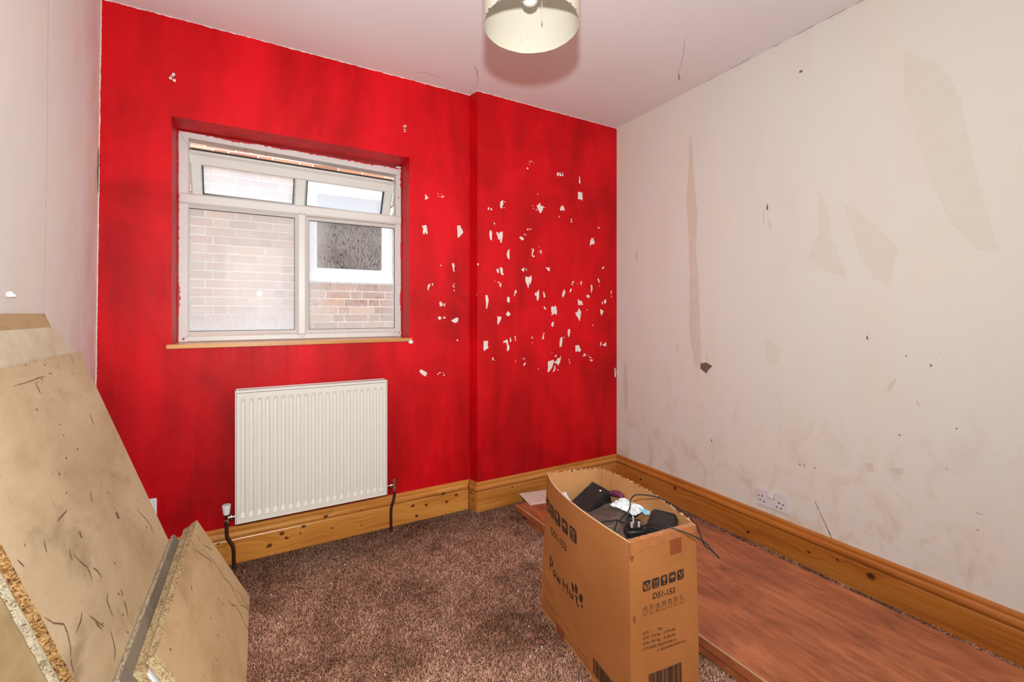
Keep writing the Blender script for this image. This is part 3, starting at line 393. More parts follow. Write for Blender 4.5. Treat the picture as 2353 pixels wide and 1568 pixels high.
# decals that are real wear: paint chips down to plaster, torn lining, filler
def poly_fan(mb, pts2, to3, depth_off, mi=0):
    from mathutils.geometry import tessellate_polygon
    v3 = [Vector(to3(p[0], p[1], depth_off)) for p in pts2]
    tri = tessellate_polygon([[Vector((p[0], p[1], 0)) for p in pts2]])
    mb.add(v3, [tuple(t) for t in tri], mi)
def jag(pts, amp, step=0.006):
    out = []
    for i in range(len(pts)):
        a = Vector(pts[i][:2]); c = Vector(pts[(i+1) % len(pts)][:2]); L = (c-a).length; n = max(1, int(L/step))
        d = (c-a); nn = Vector((-d.y, d.x)).normalized() if L > 1e-6 else Vector((0, 0))
        for k in range(n):
            q = a+d*k/n
            if k: q += nn*random.uniform(-amp, amp)
            out.append((q.x, q.y))
    return out
b = MB()
for p in CHIPS_MAIN: poly_fan(b, jag(p, 0.0008), lambda x, z, o: (x, YB-o, z), 0.0010)
for (x, z) in ((-0.324, 2.137), (0.686, 2.127)):
    for k in range(4):
        cx, cz = x+random.uniform(-.008, .008), z+random.uniform(-.018, .018)
        poly_fan(b, jag([(cx-.005, cz-.004), (cx+.005, cz-.006), (cx+.006, cz+.005), (cx-.004, cz+.006)], .001), lambda x, z, o: (x, YB-o, z), 0.0010)
tag(b.build('chipped_paint', M['plaster'], wall_back), kind='stuff')
b = MB()
for p in CHIPS_BREAST: poly_fan(b, jag(p, 0.0008), lambda x, z, o: (x, YF-o, z), 0.0010)
tag(b.build('chipped_paint', M['plaster'], wall_breast), kind='stuff')
b = MB()
for x, z in ((-0.324, 2.137), (0.686, 2.127)):
    b.lathe([(0.0, -0.0014), (0.005, -0.0014), (0.005, 0.0)], (0, 0, 0), 10)
    for i in range(len(b.v)-30, len(b.v)): v = b.v[i]; b.v[i] = (x+v[0], YB+v[2], z+v[1]+.004)
b.build('screw_hole', M['stain_dark'], wall_back)
for nm, key, mt, off in (('faint_filler', 'faint', 'stain_faint', 0.0006), ('torn_lining', 'tan', 'stain_tan', 0.0012), ('dark_mark', 'dark', 'stain_dark', 0.0018)):
    b = MB()
    for p in STAINS[key]: poly_fan(b, jag(p, 0.0022 if key != 'dark' else 0.001, 0.012), lambda y, z, o: (XR-o, y, z), off)
    tag(b.build(nm, M[mt], wall_right), kind='stuff')
# ceiling cracks
def ribbon(mb, pts, w, nrm, mi=0, taper=True):
    pts = [Vector(p) for p in pts]; n = len(pts); nrm = Vector(nrm).normalized(); vs = []
    for i, p in enumerate(pts):
        t = (pts[min(i+1, n-1)]-pts[max(i-1, 0)]).normalized(); s = t.cross(nrm).normalized()
        k = w/2*((0.25+0.75*math.sin(math.pi*(i+0.4)/(n-0.2))) if taper else 1)*random.uniform(0.75, 1.2 if taper else 1.0)
        vs += [p+s*k, p-s*k]
    mb.add(vs, [(2*i, 2*i+1, 2*i+3, 2*i+2) for i in range(n-1)], mi)
def subdiv(pts, n=4, amp=0.0):
    out = []
    for a, c in zip(pts, pts[1:]):
        a = Vector(a); c = Vector(c)
        for k in range(n): out.append(a+(c-a)*k/n+Vector([random.uniform(-amp, amp) for _ in range(3)]) if amp else a+(c-a)*k/n)
    out.append(Vector(pts[-1])); return out
b = MB()
for pts, w in (([(1.707, 1.39, 0), (1.82, 1.50, 0), (1.93, 1.62, 0)], .0022), ([(1.93, 1.62, 0), (1.965, 1.65, 0), (1.995, 1.667, 0)], .010), ([(0.955, 2.08, 0), (0.99, 2.12, 0), (1.01, 2.16, 0), (1.03, 2.187, 0)], .004), ([(1.03, 2.187, 0), (1.05, 2.25, 0), (1.06, 2.30, 0)], .002), ([(0.70, 2.30, 0), (0.78, 2.27, 0), (0.86, 2.28, 0)], .003)):
    q = [(x+random.uniform(-.004, .004), y+random.uniform(-.004, .004), ZC-0.0008) for x, y, _ in subdiv(pts, 5)]
    ribbon(b, q, w, (0, 0, 1))
for y in np.arange(0.75, 1.6, 0.018):
    if mnoise.noise(Vector((y*9, 0, 3))) > 0: ribbon(b, [(XR-0.004-0.01*random.random(), y, ZC-0.0008), (XR-0.003, y+0.02, ZC-0.0008)], 0.004, (0, 0, 1))
tag(b.build('cracks', plain('crack', (0.42, 0.33, 0.30), 0.9), ceil_o), kind='stuff')
b = MB()   # a curl of torn lining paper left on the left wall
vs = []
for i in range(6):
    for j in range(5):
        z = 1.186-0.014*i/5+0.004*random.random(); y = 1.695+0.022*j/4+0.004*random.random()
        vs.append((xw(z, y)+0.002+0.009*(j/4)**2*(0.5+i/5), y, z))
b.add(vs, [(i*5+j, i*5+j+1, i*5+j+6, i*5+j+5) for i in range(5) for j in range(4)])
b.build('torn_paper_curl', M['outwhite'], wall_left, smooth=True)
b = MB()   # lining-paper joint on the left wall
ribbon(b, [(xw(z, 1.93)+0.0012, 1.93+0.004*math.sin(z*5), z) for z in np.linspace(1.0, 2.39, 14)], 0.006, (1, 0, 0), taper=False)
b.build('paper_joint', M['outwhite'], wall_left)
b = MB()   # dark gap where plaster has come away at the left corner
pts = [(XL1-0.0+0.0, 0)]
b.add([(xw(z, YB-d)+.0012, YB-d, z) for z, d in ((1.80, .001), (1.77, .012), (1.70, .016), (1.64, .010), (1.60, .001))], [(0, 1, 2, 3, 4)])
b.build('plaster_gap', M['stain_dark'], wall_left)

# ------------------------------------------------------------------ skirting boards
PROF = [(0.0, 0), (0.018, 0), (0.018, 0.109), (0.0165, 0.112), (0.011, 0.1135), (0.011, 0.1175), (0.020, 0.120), (0.0245, 0.126), (0.0255, 0.133), (0.0235, 0.141), (0.018, 0.147), (0.0105, 0.1495), (0.0105, 0.1525), (0.0145, 0.155), (0.0135, 0.161), (0.008, 0.165), (0.0, 0.1655)]
def skirting(name, p0, p1, nrm, m0, m1, mat):
    """m0/m1: how far each end moves along the run per unit of projection (mitres)"""
    p0 = Vector((*p0, 0)); p1 = Vector((*p1, 0)); d = (p1-p0).normalized(); n = Vector((*nrm, 0)).normalized(); b = MB(); vs = []
    steps = 2
    for k, (p, mm) in enumerate(((p0, m0), (p1, m1))):
        for (q, h) in PROF: vs.append(p+n*q+d*mm*q+Vector((0, 0, h)))
    L = len(PROF)
    fs = [(i, i+1, L+i+1, L+i) for i in range(L-1)]+[tuple(range(L)), tuple(range(L, 2*L))[::-1]]
    b.add(vs, fs); o = st(b.build(name, mat)); return o
KB = [(-0.16, 0.107, .006), (0.092, 0.092, .011), (0.111, 0.066, .009), (0.184, 0.104, .010), (0.17, 0.074, .005), (0.039, 0.048, .012), (0.311, 0.065, .006), (0.283, 0.132, .010), (0.454, 0.044, .004), (0.45, 0.125, .006), (0.72, 0.089, .010), (0.796, 0.076, .009), (0.893, 0.12, .013), (0.973, 0.096, .010), (0.914, 0.07, .009), (0.743, 0.029, .010)]
skirting('baseboard_back', (XL0, YB), (1.064, YB), (0, -1), 1, -1, mat_pine('pine_back', KB, 'X', (1.12, 1.15, 1.1)))
skirting('baseboard_return', (1.064, YB), (1.081, YF), (-1, -0.24), 1.0, 1.0, mat_pine('pine_return', [(2.345, 0.10, .008), (2.33, 0.06, .006)], 'Y', (0.8, 0.75, 0.7)))
skirting('baseboard_breast', (1.081, YF), (XR, YF), (0, -1), -1, -1, mat_pine('pine_breast', [(1.30, 0.10, .006), (1.62, .06, .008)], 'X', (0.95, 0.92, 0.9)))
skirting('baseboard_right', (XR, YF), (XR, YK), (-1, 0), 1, -1, mat_pine('pine_right', [(1.354, 0.040, .009), (0.841, 0.083, .015), (1.072, 0.071, .008), (0.959, 0.092, .006), (1.804, 0.105, .012), (2.073, 0.07, .010)], 'Y', (0.88, 0.78, 0.65)))
skirting('baseboard_left', (xw(.08, YK), YK), (xw(.08, YB), YB), (1, -SPL), 1, -1, mat_pine('pine_left', [(1.0, .08, .01)], 'Y'))

# ------------------------------------------------------------------ window
win = st(empty('window_1', (0.19, WY, WZ0), 'white plastic window with an open top light in the red wall', 'window')); del win['category']
def frame_member(b, x0, x1, z0, z1, y0, y1, bev, horiz, miter=True, mi=0):
    """flat-faced upvc bar with sloping beads: cross-section bevelled on the room side"""
    if horiz: b.add([(x0, y0, z0+bev), (x1, y0, z0+bev), (x1, y0, z1-bev), (x0, y0, z1-bev), (x0, y0+bev, z0), (x1, y0+bev, z0), (x1, y0+bev, z1), (x0, y0+bev, z1), (x0, y1, z0), (x1, y1, z0), (x1, y1, z1), (x0, y1, z1)],
        [(0, 1, 2, 3), (4, 5, 1, 0), (3, 2, 6, 7), (8, 9, 5, 4), (7, 6, 10, 11), (11, 10, 9, 8), (0, 3, 7, 11, 8, 4), (1, 5, 9, 10, 6, 2)], mi)
    else: b.add([(x0+bev, y0, z0), (x0+bev, y0, z1), (x1-bev, y0, z1), (x1-bev, y0, z0), (x0, y0+bev, z0), (x0, y0+bev, z1), (x1, y0+bev, z1), (x1, y0+bev, z0), (x0, y1, z0), (x0, y1, z1), (x1, y1, z1), (x1, y1, z0)],
        [(0, 1, 2, 3), (4, 5, 1, 0), (3, 2, 6, 7), (8, 9, 5, 4), (7, 6, 10, 11), (11, 10, 9, 8), (0, 3, 7, 11, 8, 4), (1, 5, 9, 10, 6, 2)], mi)
FX0, FX1, FZ0, FZ1 = -0.326, 0.706, 0.997, 1.968
b = MB(); y0, y1 = WY, WY+0.065
frame_member(b, FX0, -0.287, FZ0, FZ1, y0, y1, .004, False); frame_member(b, 0.678, FX1, FZ0, FZ1, y0, y1, .004, False)
b.add([(FX0, y, z) for y in (y0-.0005, y1) for z in (1.943, FZ1)]+[(FX1, y, z) for y in (y0-.0005, y1) for z in (1.919, 1.955)], [(0, 1, 5, 4), (2, 6, 7, 3), (0, 4, 6, 2), (1, 3, 7, 5), (0, 2, 3, 1), (4, 5, 7, 6)]); frame_member(b, FX0, FX1, FZ0, 1.024, y0-.0005, y1, .004, True)
b.build('window_frame', M['upvc'], win)
b = MB(); frame_member(b, FX0+.008, FX1-.004, 1.635, 1.686, y0-.008, y1, .008, True); b.build('transom', M['upvc'], win)
b = MB(); frame_member(b, 0.168, 0.211, 1.024, 1.635, y0-.006, y1, .008, False); b.build('mullion', M['upvc'], win)
def pane_set(x0, x1, z0, z1, glass, seed):
    g = MB(); g.box(x0-.006, x1+.006, y0+.026, y0+.030, z0-.006, z1+.006); p = g.build('pane', glass, win)
    b = MB(); w = 0.015
    for a in ((x0-w, x1+w, z0-w, z0, True), (x0-w, x1+w, z1, z1+w, True), (x0-w, x0, z0-w, z1+w, False), (x1, x1+w, z0-w, z1+w, False)):
        x_0, x_1, z_0, z_1, h = a
        # sloped glazing bead
        if h:
            s = 1 if z_0 < z0 else -1
            zo, zi = (z_0, z_1) if s == 1 else (z_1, z_0)
            b.add([(x_0, y0+.002, zo), (x_1, y0+.002, zo), (x_1-w, y0+.016, zi), (x_0+w, y0+.016, zi), (x_0+w, y0+.026, zi), (x_1-w, y0+.026, zi)], [(0, 1, 2, 3), (3, 2, 5, 4)])
        else:
            s = 1 if x_0 < x0 else -1
            xo, xi = (x_0, x_1) if s == 1 else (x_1, x_0)
            b.add([(xo, y0+.002, z_0), (xo, y0+.002, z_1), (xi, y0+.016, z_1-w), (xi, y0+.016, z_0+w), (xi, y0+.026, z_0+w), (xi, y0+.026, z_1-w)], [(0, 1, 2, 3), (3, 2, 5, 4)])
    b.build('glazing_bead', M['upvc'], win)
    b = MB(); e = 0.0022
    b.box(x0, x1, y0+.0235, y0+.027, z0, z0+e); b.box(x0, x1, y0+.0235, y0+.027, z1-e, z1); b.box(x0, x0+e, y0+.0235, y0+.027, z0, z1); b.box(x1-e, x1, y0+.0235, y0+.027, z0, z1)
    b.build('gasket', M['gasket'], win)
pane_set(-0.292, 0.158, 1.044, 1.622, mat_glass('fogged_glass_left', 0.53, 0.35, 1, low=1.0), 1)
pane_set(0.224, 0.673, 1.044, 1.616, mat_glass('fogged_glass_right', 0.46, 0.3, 4, drops=0.85), 2)
# mitre seams
b = MB(); yy = y0-.0012
for p, q in (((FX0+.004, 1.962), (-.289, 1.908)), ((FX1-.003, 1.962), (.680, 1.908)), ((FX0+.004, 1.002), (-.289, 1.024)), ((FX1-.003, 1.002), (.680, 1.024))):
    ribbon(b, [(p[0], yy, p[1]), ((p[0]+q[0])/2, yy, (p[1]+q[1])/2), (q[0], yy, q[1])], .0014, (0, 1, 0), taper=False)
yy = y0-.0095
for pts in ([(.168, 1.634), (.1895, 1.655), (.211, 1.634)],): ribbon(b, [(x, yy, z) for x, z in pts], .0014, (0, 1, 0), taper=False)
for pts in ([(.168, 1.026), (.1895, 1.003), (.211, 1.026)],): ribbon(b, [(x, y0-.007, z) for x, z in pts], .0014, (0, 1, 0), taper=False)
b.build('mitre_seam', M['seam'], win)
# opening light: top-hung, slid down and swung outward at the bottom
hinge = empty('opening_light', (0.19, 2.560, 1.885), None, None); hinge.parent = win; hinge.location = Vector((0.19, 2.560, 1.885))-parent_loc(win)
hinge.rotation_euler = (R(29), R(0.75), 0)
def sash_part(name, mb, mat):
    me_o = mb.build(name, mat, None); me_o.parent = hinge; return me_o
SX0, SX1, SZ0 = -0.288-0.19, 0.674-0.19, -0.262
b = MB()
for a in ((SX0, SX1, -.062, 0, True), (SX0, SX1, SZ0, SZ0+.052, True), (SX0, SX0+.048, SZ0, 0, False), (SX1-.050, SX1, SZ0, 0, False)):
    frame_member(b, a[0], a[1], a[2], a[3], -.0005 if a[4] else 0, .058, .007, a[4])
b.box(SX0+.002, SX1-.002, .010, .050, -.002, .0035)
sash_part('sash_frame', b, M['sash'])
b = MB(); b.box(SX0+.004, SX1-.004, .012, .044, .0036, .0062); sash_part('gasket', b, M['gasket'])
b = MB()
for q in (-.0075, -.0135): b.box(SX0+.004, SX1-.004, -.0012, .001, q, q+.0013)
sash_part('profile_groove', b, M['seam'])
b = MB(); frame_member(b, -.031, .031, SZ0+.052, -.062, .004, .055, .010, False)
sash_part('sash_mullion', b, M['sash'])
for (x0, x1, sd) in ((SX0+.048, -.031, 8), (.031, SX1-.050, 9)):
    g = MB(); g.box(x0, x1, .027, .031, SZ0+.052, -.062); sash_part('pane', g, mat_glass('hazy_glass_%d' % sd, 0.52, 0.12, sd))
    g = MB(); e = .003
    g.box(x0, x0+e, .002, .030, SZ0+.052, -.062); g.box(x1-e, x1, .002, .030, SZ0+.052, -.062); g.box(x0, x1, .004, .029, SZ0+.052, SZ0+.052+e); sash_part('gasket', g, M['gasket'])
    g = MB(); g.box(x0+e, x1-e, .022, .026, SZ0+.055, SZ0+.062); sash_part('spacer_bar', g, M['chrome'])
for sx in (-.2905, .6745):   # friction stays
    b = MB(); b.box(sx, sx+.003, y0+.030, y0+.046, 1.70, 1.87); b.box(sx, sx+.004, y0+.036, y0+.12, 1.752, 1.762); b.build('friction_stay', M['chrome'], win)
# sill board
b = MB(); b.bbox(-0.345, 0.718, 2.362, WY+.03, 0.978, 0.9955, .003); sill = b.build('window_sill', M['wood_sill'], win)
b = MB()   # white paint blob at the right end of the sill
b.bbox(.698, .7215, 2.357, 2.38, .966, .984, .004); b.build('paint_drip', M['whiteplastic'], win)
# red paint lapped unevenly over the frame edges
b = MB()
def smear(p0, p1, inward, wmax, seed):
    p0 = Vector(p0); p1 = Vector(p1); n = 200; inward = Vector(inward); vs = []
    for i in range(n+1):
        t = i/n; p = p0+(p1-p0)*t
        w = max(0.0004, wmax*(0.42+0.9*mnoise.noise(Vector((t*7+seed, seed, 0)))+0.5*mnoise.noise(Vector((t*60, seed, 2)))))
        vs += [p, p+inward*w]
    b.add(vs, [(2*i, 2*i+1, 2*i+3, 2*i+2) for i in range(n)])
smear((FX0, y0-.0018, FZ1+.002), (FX1, y0-.0018, 1.957), (0, 0, -1), .013, 1)
smear((FX0-.001, y0-.0018, FZ0), (FX0-.001, y0-.0018, FZ1), (1, 0, 0), .010, 4)
smear((FX1+.001, y0-.0018, FZ0), (FX1+.001, y0-.0018, FZ1), (-1, 0, 0), .010, 7)
for (x, z, r) in ((-.060, 1.925, .006), (.028, 1.918, .007), (.690, 1.79, .006), (.692, 1.655, .008), (-.305, 1.012, .008), (.695, 1.02, .007)):
    poly_fan(b, [(x+r*.5*math.cos(a)*random.uniform(.6, 1.2), z+r*math.sin(a)*random.uniform(.6, 1.2)) for a in np.linspace(0, 6.2, 9)[:-1]], lambda x, z, o: (x, y0-o, z), .0022)
b.build('paint_smear', plain('red_smear', (0.55, 0.01, 0.02), 0.5), win)
# ------------------------------------------------------------------ outside: outer leaf, alley, neighbour's brick wall with a window
b = MB(); oy0, oy1 = WY+.056, WY+.19
for (x0, x1, z0, z1) in ((-1.2, -.40, -.3, 3.4), (.80, 2.6, -.3, 3.4), (-.40, .80, -.3, .95), (-.40, .80, 2.07, 3.4)): b.box(x0, x1, oy0, oy1, z0, z1)
st(b.build('wall_outer_leaf', M['bricks']))
b = MB(); b.box(-5, 7, 2.7, 5.2, -.3, -.15); st(b.build('trim_2', M['concrete']))
NY = 4.60; NWX0, NWX1, NWZ0, NWZ1 = 0.355, 1.19, 1.455, 2.455
b = MB()
for (x0, x1, z0, z1) in ((-4, NWX0, -.3, 4.2), (NWX1, 6, -.3, 4.2), (NWX0, NWX1, -.3, NWZ0), (NWX0, NWX1, NWZ1, 4.2)): b.box(x0, x1, NY-.0035, NY+.22, z0, z1)
nwall = st(b.build('wall_neighbour', M['mortar']))
stuff = MB(); count = 0; CH = 0.075; protos = {}
row = 0; zz = -0.3
while zz < 4.15:
    x = -4.0+(0.056 if row % 2 else 0.0); k = row % 2
    while x < 5.9:
        L = 0.215 if (k % 2 == 0 or (row*7+k*3) % 5 == 0) else 0.1025
        x1 = x+L; k += 1
        segs = [(x, x1)]
        if zz+.065 > NWZ0+.002 and zz < NWZ1:
            segs = []
            if x < NWX0: segs.append((x, min(x1, NWX0-.003)))
            if x1 > NWX1: segs.append((max(x, NWX1+.003), x1))
        for (a, c) in segs:
            if c-a < .03: continue
            pr = random.uniform(0, .0025)
            if 0.93 < zz < 2.66 and -0.62 < a and c < 1.50 and count < 292:
                key = round(c-a, 4)
                if key not in protos:
                    m = MB(); m.bbox(0, c-a, -.006, .01, 0, .065, .0022, seg=1); po = m.build('brick', M['brick'], nwall); protos[key] = po.data
                    po.location = (a, NY-pr, zz)
                else:
                    po = bpy.data.objects.new('brick', protos[key]); COL.objects.link(po); po.parent = nwall; po.location = (a, NY-pr, zz)
                count += 1
            else: stuff.box(a, c, NY-.006-pr, NY+.01, zz, zz+.065)
        x = x1+.010
    zz += CH; row += 1
tag(stuff.build('far_bricks', M['bricks'], nwall), kind='stuff')
nwin = st(empty('window_2', (0.77, NY, NWZ0), 'white framed window in the brick wall across the alley', 'window')); del nwin['category']
b = MB(); ny = NY-.012
gx0, gx1, gz0, gz1 = 0.473, 1.083, 1.560, 2.270
frame_member(b, NWX0, gx0, NWZ0, NWZ1, ny, ny+.07, .006, False); frame_member(b, gx1, NWX1-.005, NWZ0, NWZ1, ny, ny+.07, .006, False)
frame_member(b, NWX0, NWX1-.005, gz1, NWZ1, ny-.001, ny+.07, .006, True); frame_member(b, NWX0, NWX1-.005, NWZ0, gz0, ny-.001, ny+.07, .006, True)
b.build('window_frame', M['outwhite'], nwin)
b = MB(); b.bbox(NWX0-.02, NWX1+.03, ny-.05, ny+.02, NWZ0-.03, NWZ0-.002, .004); b.build('window_sill', M['outwhite'], nwin)
g = MB(); g.box(gx0, gx1, ny+.03, ny+.034, gz0, gz1); g.build('pane', mat_glass('neighbour_glass', 0.03, 0.04, 21), nwin)
b = MB(); b.box(gx0, gx1, ny+.05, ny+.06, 2.02, gz1); b.build('reflection_panel', M['reflection_panel'], nwin)  # pale panel stands in for daylight reflected in the upper glass
b = MB(); b.box(-.2, 1.8, 6.2, 6.3, .8, 3.0); b.box(-.3, -.2, NY+.22, 6.3, .8, 3.0); b.box(1.8, 1.9, NY+.22, 6.3, .8, 3.0); b.box(-.3, 1.9, NY+.22, 6.3, 3.0, 3.1); b.box(-.3, 1.9, NY+.22, 6.3, .7, .8)
st(b.build('wall_neighbour_room', M['roomgrey']))

# ------------------------------------------------------------------ radiator
RX0, RX1, RZ0, RZ1, RYF, RYB = -0.093, 0.562, 0.212, 0.792, 2.275, 2.345
rad = empty('radiator', (0.235, 2.31, 0.0), 'white ribbed panel radiator on the red wall under the window', 'radiator')
xs = [RX0+.006]; ctr = [-0.063+i*0.03134 for i in range(20)]
for c in ctr: xs += [c-.0095, c-.0058, c+.0058, c+.0095]
xs.append(RX1-.006)
gx = lambda x: 1.0 if any(abs(x-c) < .007 for c in ctr) else 0.0
zs = [RZ0+.004, 0.236, 0.256, 0.742, 0.758, RZ1-.010]; gz = [0, 0, 1, 1, 0, 0]
b = MB(); vs = []
for z, k in zip(zs, gz):
    for x in xs: vs.append((x, RYF+.0058*gx(x)*k, z))
n = len(xs); b.add(vs, [(j*n+i, j*n+i+1, (j+1)*n+i+1, (j+1)*n+i) for j in range(len(zs)-1) for i in range(n-1)])
b.box(RX0+.006, RX1-.006, RYF+.006, RYF+.010, RZ0+.004, RZ1-.010)
b.build('front_panel', M['rad'], rad)
for x0, x1 in ((RX0, RX0+.005), (RX1-.005, RX1)):
    b = MB(); b.bbox(x0, x1, RYF-.003, RYB, RZ0, RZ1, .001, seg=1); b.build('side_panel', M['rad'], rad)
b = MB(); b.bbox(RX0+.004, RX1-.004, RYF-.002, RYF+.008, RZ1-.012, RZ1, .002); b.box(RX0+.004, RX1-.004, RYB-.012, RYB, RZ1-.012, RZ1)
for i in range(62):
    x = RX0+.012+i*(RX1-RX0-.024)/61
    b.add([(x, RYF+.007, RZ1-.001), (x+.0045, RYF+.007, RZ1-.001), (x+.0075, RYB-.011, RZ1-.001), (x+.003, RYB-.011, RZ1-.001), (x, RYF+.007, RZ1-.006), (x+.0045, RYF+.007, RZ1-.006), (x+.0075, RYB-.011, RZ1-.006), (x+.003, RYB-.011, RZ1-.006)], [(0, 1, 2, 3), (0, 4, 5, 1), (1, 5, 6, 2), (3, 7, 4, 0), (7, 6, 5, 4)])
b.build('top_grille', M['rad'], rad)
b = MB(); b.box(RX0+.008, RX1-.008, RYB-.010, RYB-.004, RZ0+.004, RZ1-.012)
for i in range(40): b.box(RX0+.014+i*.0158, RX0+.0155+i*.0158, RYF+.012, RYB-.011, RZ0+.02, RZ1-.02)
b.build('back_panel', M['radin'], rad)
b = MB(); b.box(RX0+.006, RX1-.006, RYF-.0015, RYF+.004, RZ0, RZ0+.005); b.build('bottom_rim', M['rad'], rad)
for xb_ in (RX0+.10, RX1-.13):
    b = MB(); b.box(xb_, xb_+.03, RYB, YB-.002, RZ0+.05, RZ1-.05); b.build('wall_bracket', M['radin'], rad)
# left valve with white cap, right lockshield without one
vy = 2.312
b = MB(); b.lathe([(0.0, .212), (.011, .212), (.011, .224), (.0085, .226), (.0085, .246), (.010, .248), (.010, .252), (0, .252)], (-.125, vy, 0), 16)
b.tube([(-.125, vy, .234), (-.108, vy, .234)], .0075, 12); b.lathe([(0, 0), (.012, 0), (.013, .004), (.012, .008), (0, .008)], (-.112, vy, .234), 12, axis='X'); b.tube([(-.105, vy, .234), (RX0+.002, vy, .234)], .005, 10)
va = b.build('valve', M['chrome'], rad, smooth=True)
b = MB(); b.lathe([(0.0, .250), (.0125, .250), (.0135, .256), (.0175, .288), (.0165, .2915), (0.0, .292)], (-.126, vy, 0), 20); b.build('valve_cap', M['whiteplastic'], va, smooth=True)
b = MB(); b.lathe([(0, .208), (.0095, .208), (.0095, .218), (.0115, .220), (.0115, .226), (.009, .228), (.009, .256), (.0115, .258), (.0115, .270), (.0085, .270), (.0085, .262), (0, .262)], (.608, vy, 0), 16)
b.tube([(.608, vy, .240), (.592, vy, .240)], .0065, 12); b.lathe([(0, 0), (.011, 0), (.012, .004), (.011, .008), (0, .008)], (.585, vy, .240), 12, axis='X'); b.tube([(.588, vy, .240), (RX1-.002, vy, .240)], .005, 10)
b.build('valve', M['chrome'], rad, smooth=True)
def smooth_path(pts, n=8):
    P = [Vector(p) for p in pts]; P = [P[0]*2-P[1]]+P+[P[-1]*2-P[-2]]; out = []
    for i in range(1, len(P)-2):
        for k in range(n):
            t = k/n; a, c, d, e = P[i-1], P[i], P[i+1], P[i+2]
            out.append(0.5*((2*c)+(d-a)*t+(2*a-5*c+4*d-e)*t*t+(3*c-a-3*d+e)*t**3))
    out.append(P[-2]); return out
b = MB(); b.tube(smooth_path([(-.125, vy, .214), (-.1255, vy, .175), (-.122, vy, .145), (-.1045, vy, .110), (-.100, vy, .085), (-.099, vy, .04), (-.098, vy, .0)], 5), .0078, 12); b.build('pipe', M['pipe'], rad, smooth=True)
b = MB(); b.tube(smooth_path([(.608, vy, .210), (.608, vy, .190), (.604, vy, .165), (.593, vy, .130), (.590, vy, .105), (.590, vy, .05), (.591, vy, .0)], 5), .0075, 12); b.build('pipe', M['pipe'], rad, smooth=True)

# ------------------------------------------------------------------ sockets
def holes(par, pts, ax):
    for (cy, cz, wy, wz) in pts:
        b = MB()
        if ax == 'R': b.box(XR-.0125, XR-.0095, cy-wy, cy+wy, cz-wz, cz+wz)
        else: b.box(cy-wy, cy+wy, YB-.0125, YB-.0095, cz-wz, cz+wz)
        b.build('pin_hole', M['gasket'], par)
sk = empty('double_socket', (XR-.005, 1.241, .238), 'white double wall socket low on the cream right wall', 'socket')
b = MB(); b.bbox(XR-.0115, XR-.001, 1.168, 1.314, .1955, .2805, .003); b.build('face_plate', M['lilac'], sk, smooth=True)
b = MB(); b.bbox(XR-.0165, XR-.010, 1.230, 1.256, .247, .268, .002); b.build('rocker_switch', M['whiteplastic'], sk, smooth=True)
b = MB(); b.box(XR-.0122, XR-.0112, 1.2275, 1.2585, .2445, .2475); b.box(XR-.0122, XR-.0112, 1.2275, 1.2295, .2445, .2690); b.build('switch_shadow_gap', M['seam'], sk)
holes(sk, [(1.303, .240, .0025, .003), (1.286, .243, .0022, .0042), (1.296, .222, .0040, .0022), (1.276, .219, .0040, .0022), (1.205, .238, .0022, .0045), (1.187, .235, .0025, .003), (1.216, .216, .0040, .0022), (1.196, .215, .0040, .0022)], 'R')
s2 = empty('single_socket_plate', (-.42, YB-.005, .307), 'white plate on the red wall mostly hidden behind the leaning boards', 'socket')
b = MB(); b.bbox(-.463, -.377, YB-.012, YB-.001, .265, .351, .003); b.build('face_plate', M['whiteplastic'], s2, smooth=True)
b = MB(); b.bbox(-.43, -.41, YB-.016, YB-.010, .31, .33, .002); b.build('rocker_switch', M['whiteplastic'], s2)

# ------------------------------------------------------------------ ceiling lamp
LX, LY = .616, .9866
lamp = empty('pendant_lamp', (LX, LY, ZC), 'cream drum lampshade hanging from the ceiling by a cord', 'lamp')
rr, zb, zt = .124, 1.879, 2.055
def rimz(a): return 0.0003*math.sin(a*9)+.0003*math.sin(a*23+1)
b = MB(); N = 96; vs = []
for (r, z, j) in ((rr, zb, 1), (rr, zb+.02, 0), (rr, zt-.01, 0), (rr, zt, 0), (rr-.0012, zt, 0), (rr-.0012, zb+.02, 0), (rr-.0012, zb, 1)):
    for k in range(N): a = 2*math.pi*k/N; vs.append((LX+r*math.cos(a), LY+r*math.sin(a), z+j*rimz(a)))
b.add(vs, [(i*N+k, i*N+(k+1) % N, (i+1)*N+(k+1) % N, (i+1)*N+k) for i in range(6) for k in range(N)]); b.add([vs[k] for k in range(N)]+[vs[6*N+k] for k in range(N)], [(k, (k+1) % N, N+(k+1) % N, N+k) for k in range(N)])
t = NT('shade_fabric'); t.set(color=(0.49, 0.425, 0.335), rough=0.65); t.b.inputs['Subsurface Weight'].default_value = 0
shade = b.build('lamp_shade', t.m, lamp, smooth=True)
b = MB()
for k in range(46):
    a = random.uniform(0, 6.28); r = rr+.0004; s = random.uniform(.0008, .002)
    b.box(-s, s, -.0006, .0006, -.0012, .0012, M=Matrix.Translation((LX+r*math.cos(a), LY+r*math.sin(a), zb+.0008+rimz(a))) @ Matrix.Rotation(a+math.pi/2, 4, 'Z'))
for (a, z) in ((1.1, 1.925), (1.25, 1.912), (.9, 1.905), (1.35, 1.90)): b.box(-.0006, .0006, -.0003, .0003, -.0009, .0009, M=Matrix.Translation((LX+(rr-.0016)*math.cos(a), LY+(rr-.0016)*math.sin(a), z)) @ Matrix.Rotation(a+math.pi/2, 4, 'Z'))
tag(b.build('worn_specks', M['gasket'], lamp), kind='stuff')
b = MB(); zr = 2.02
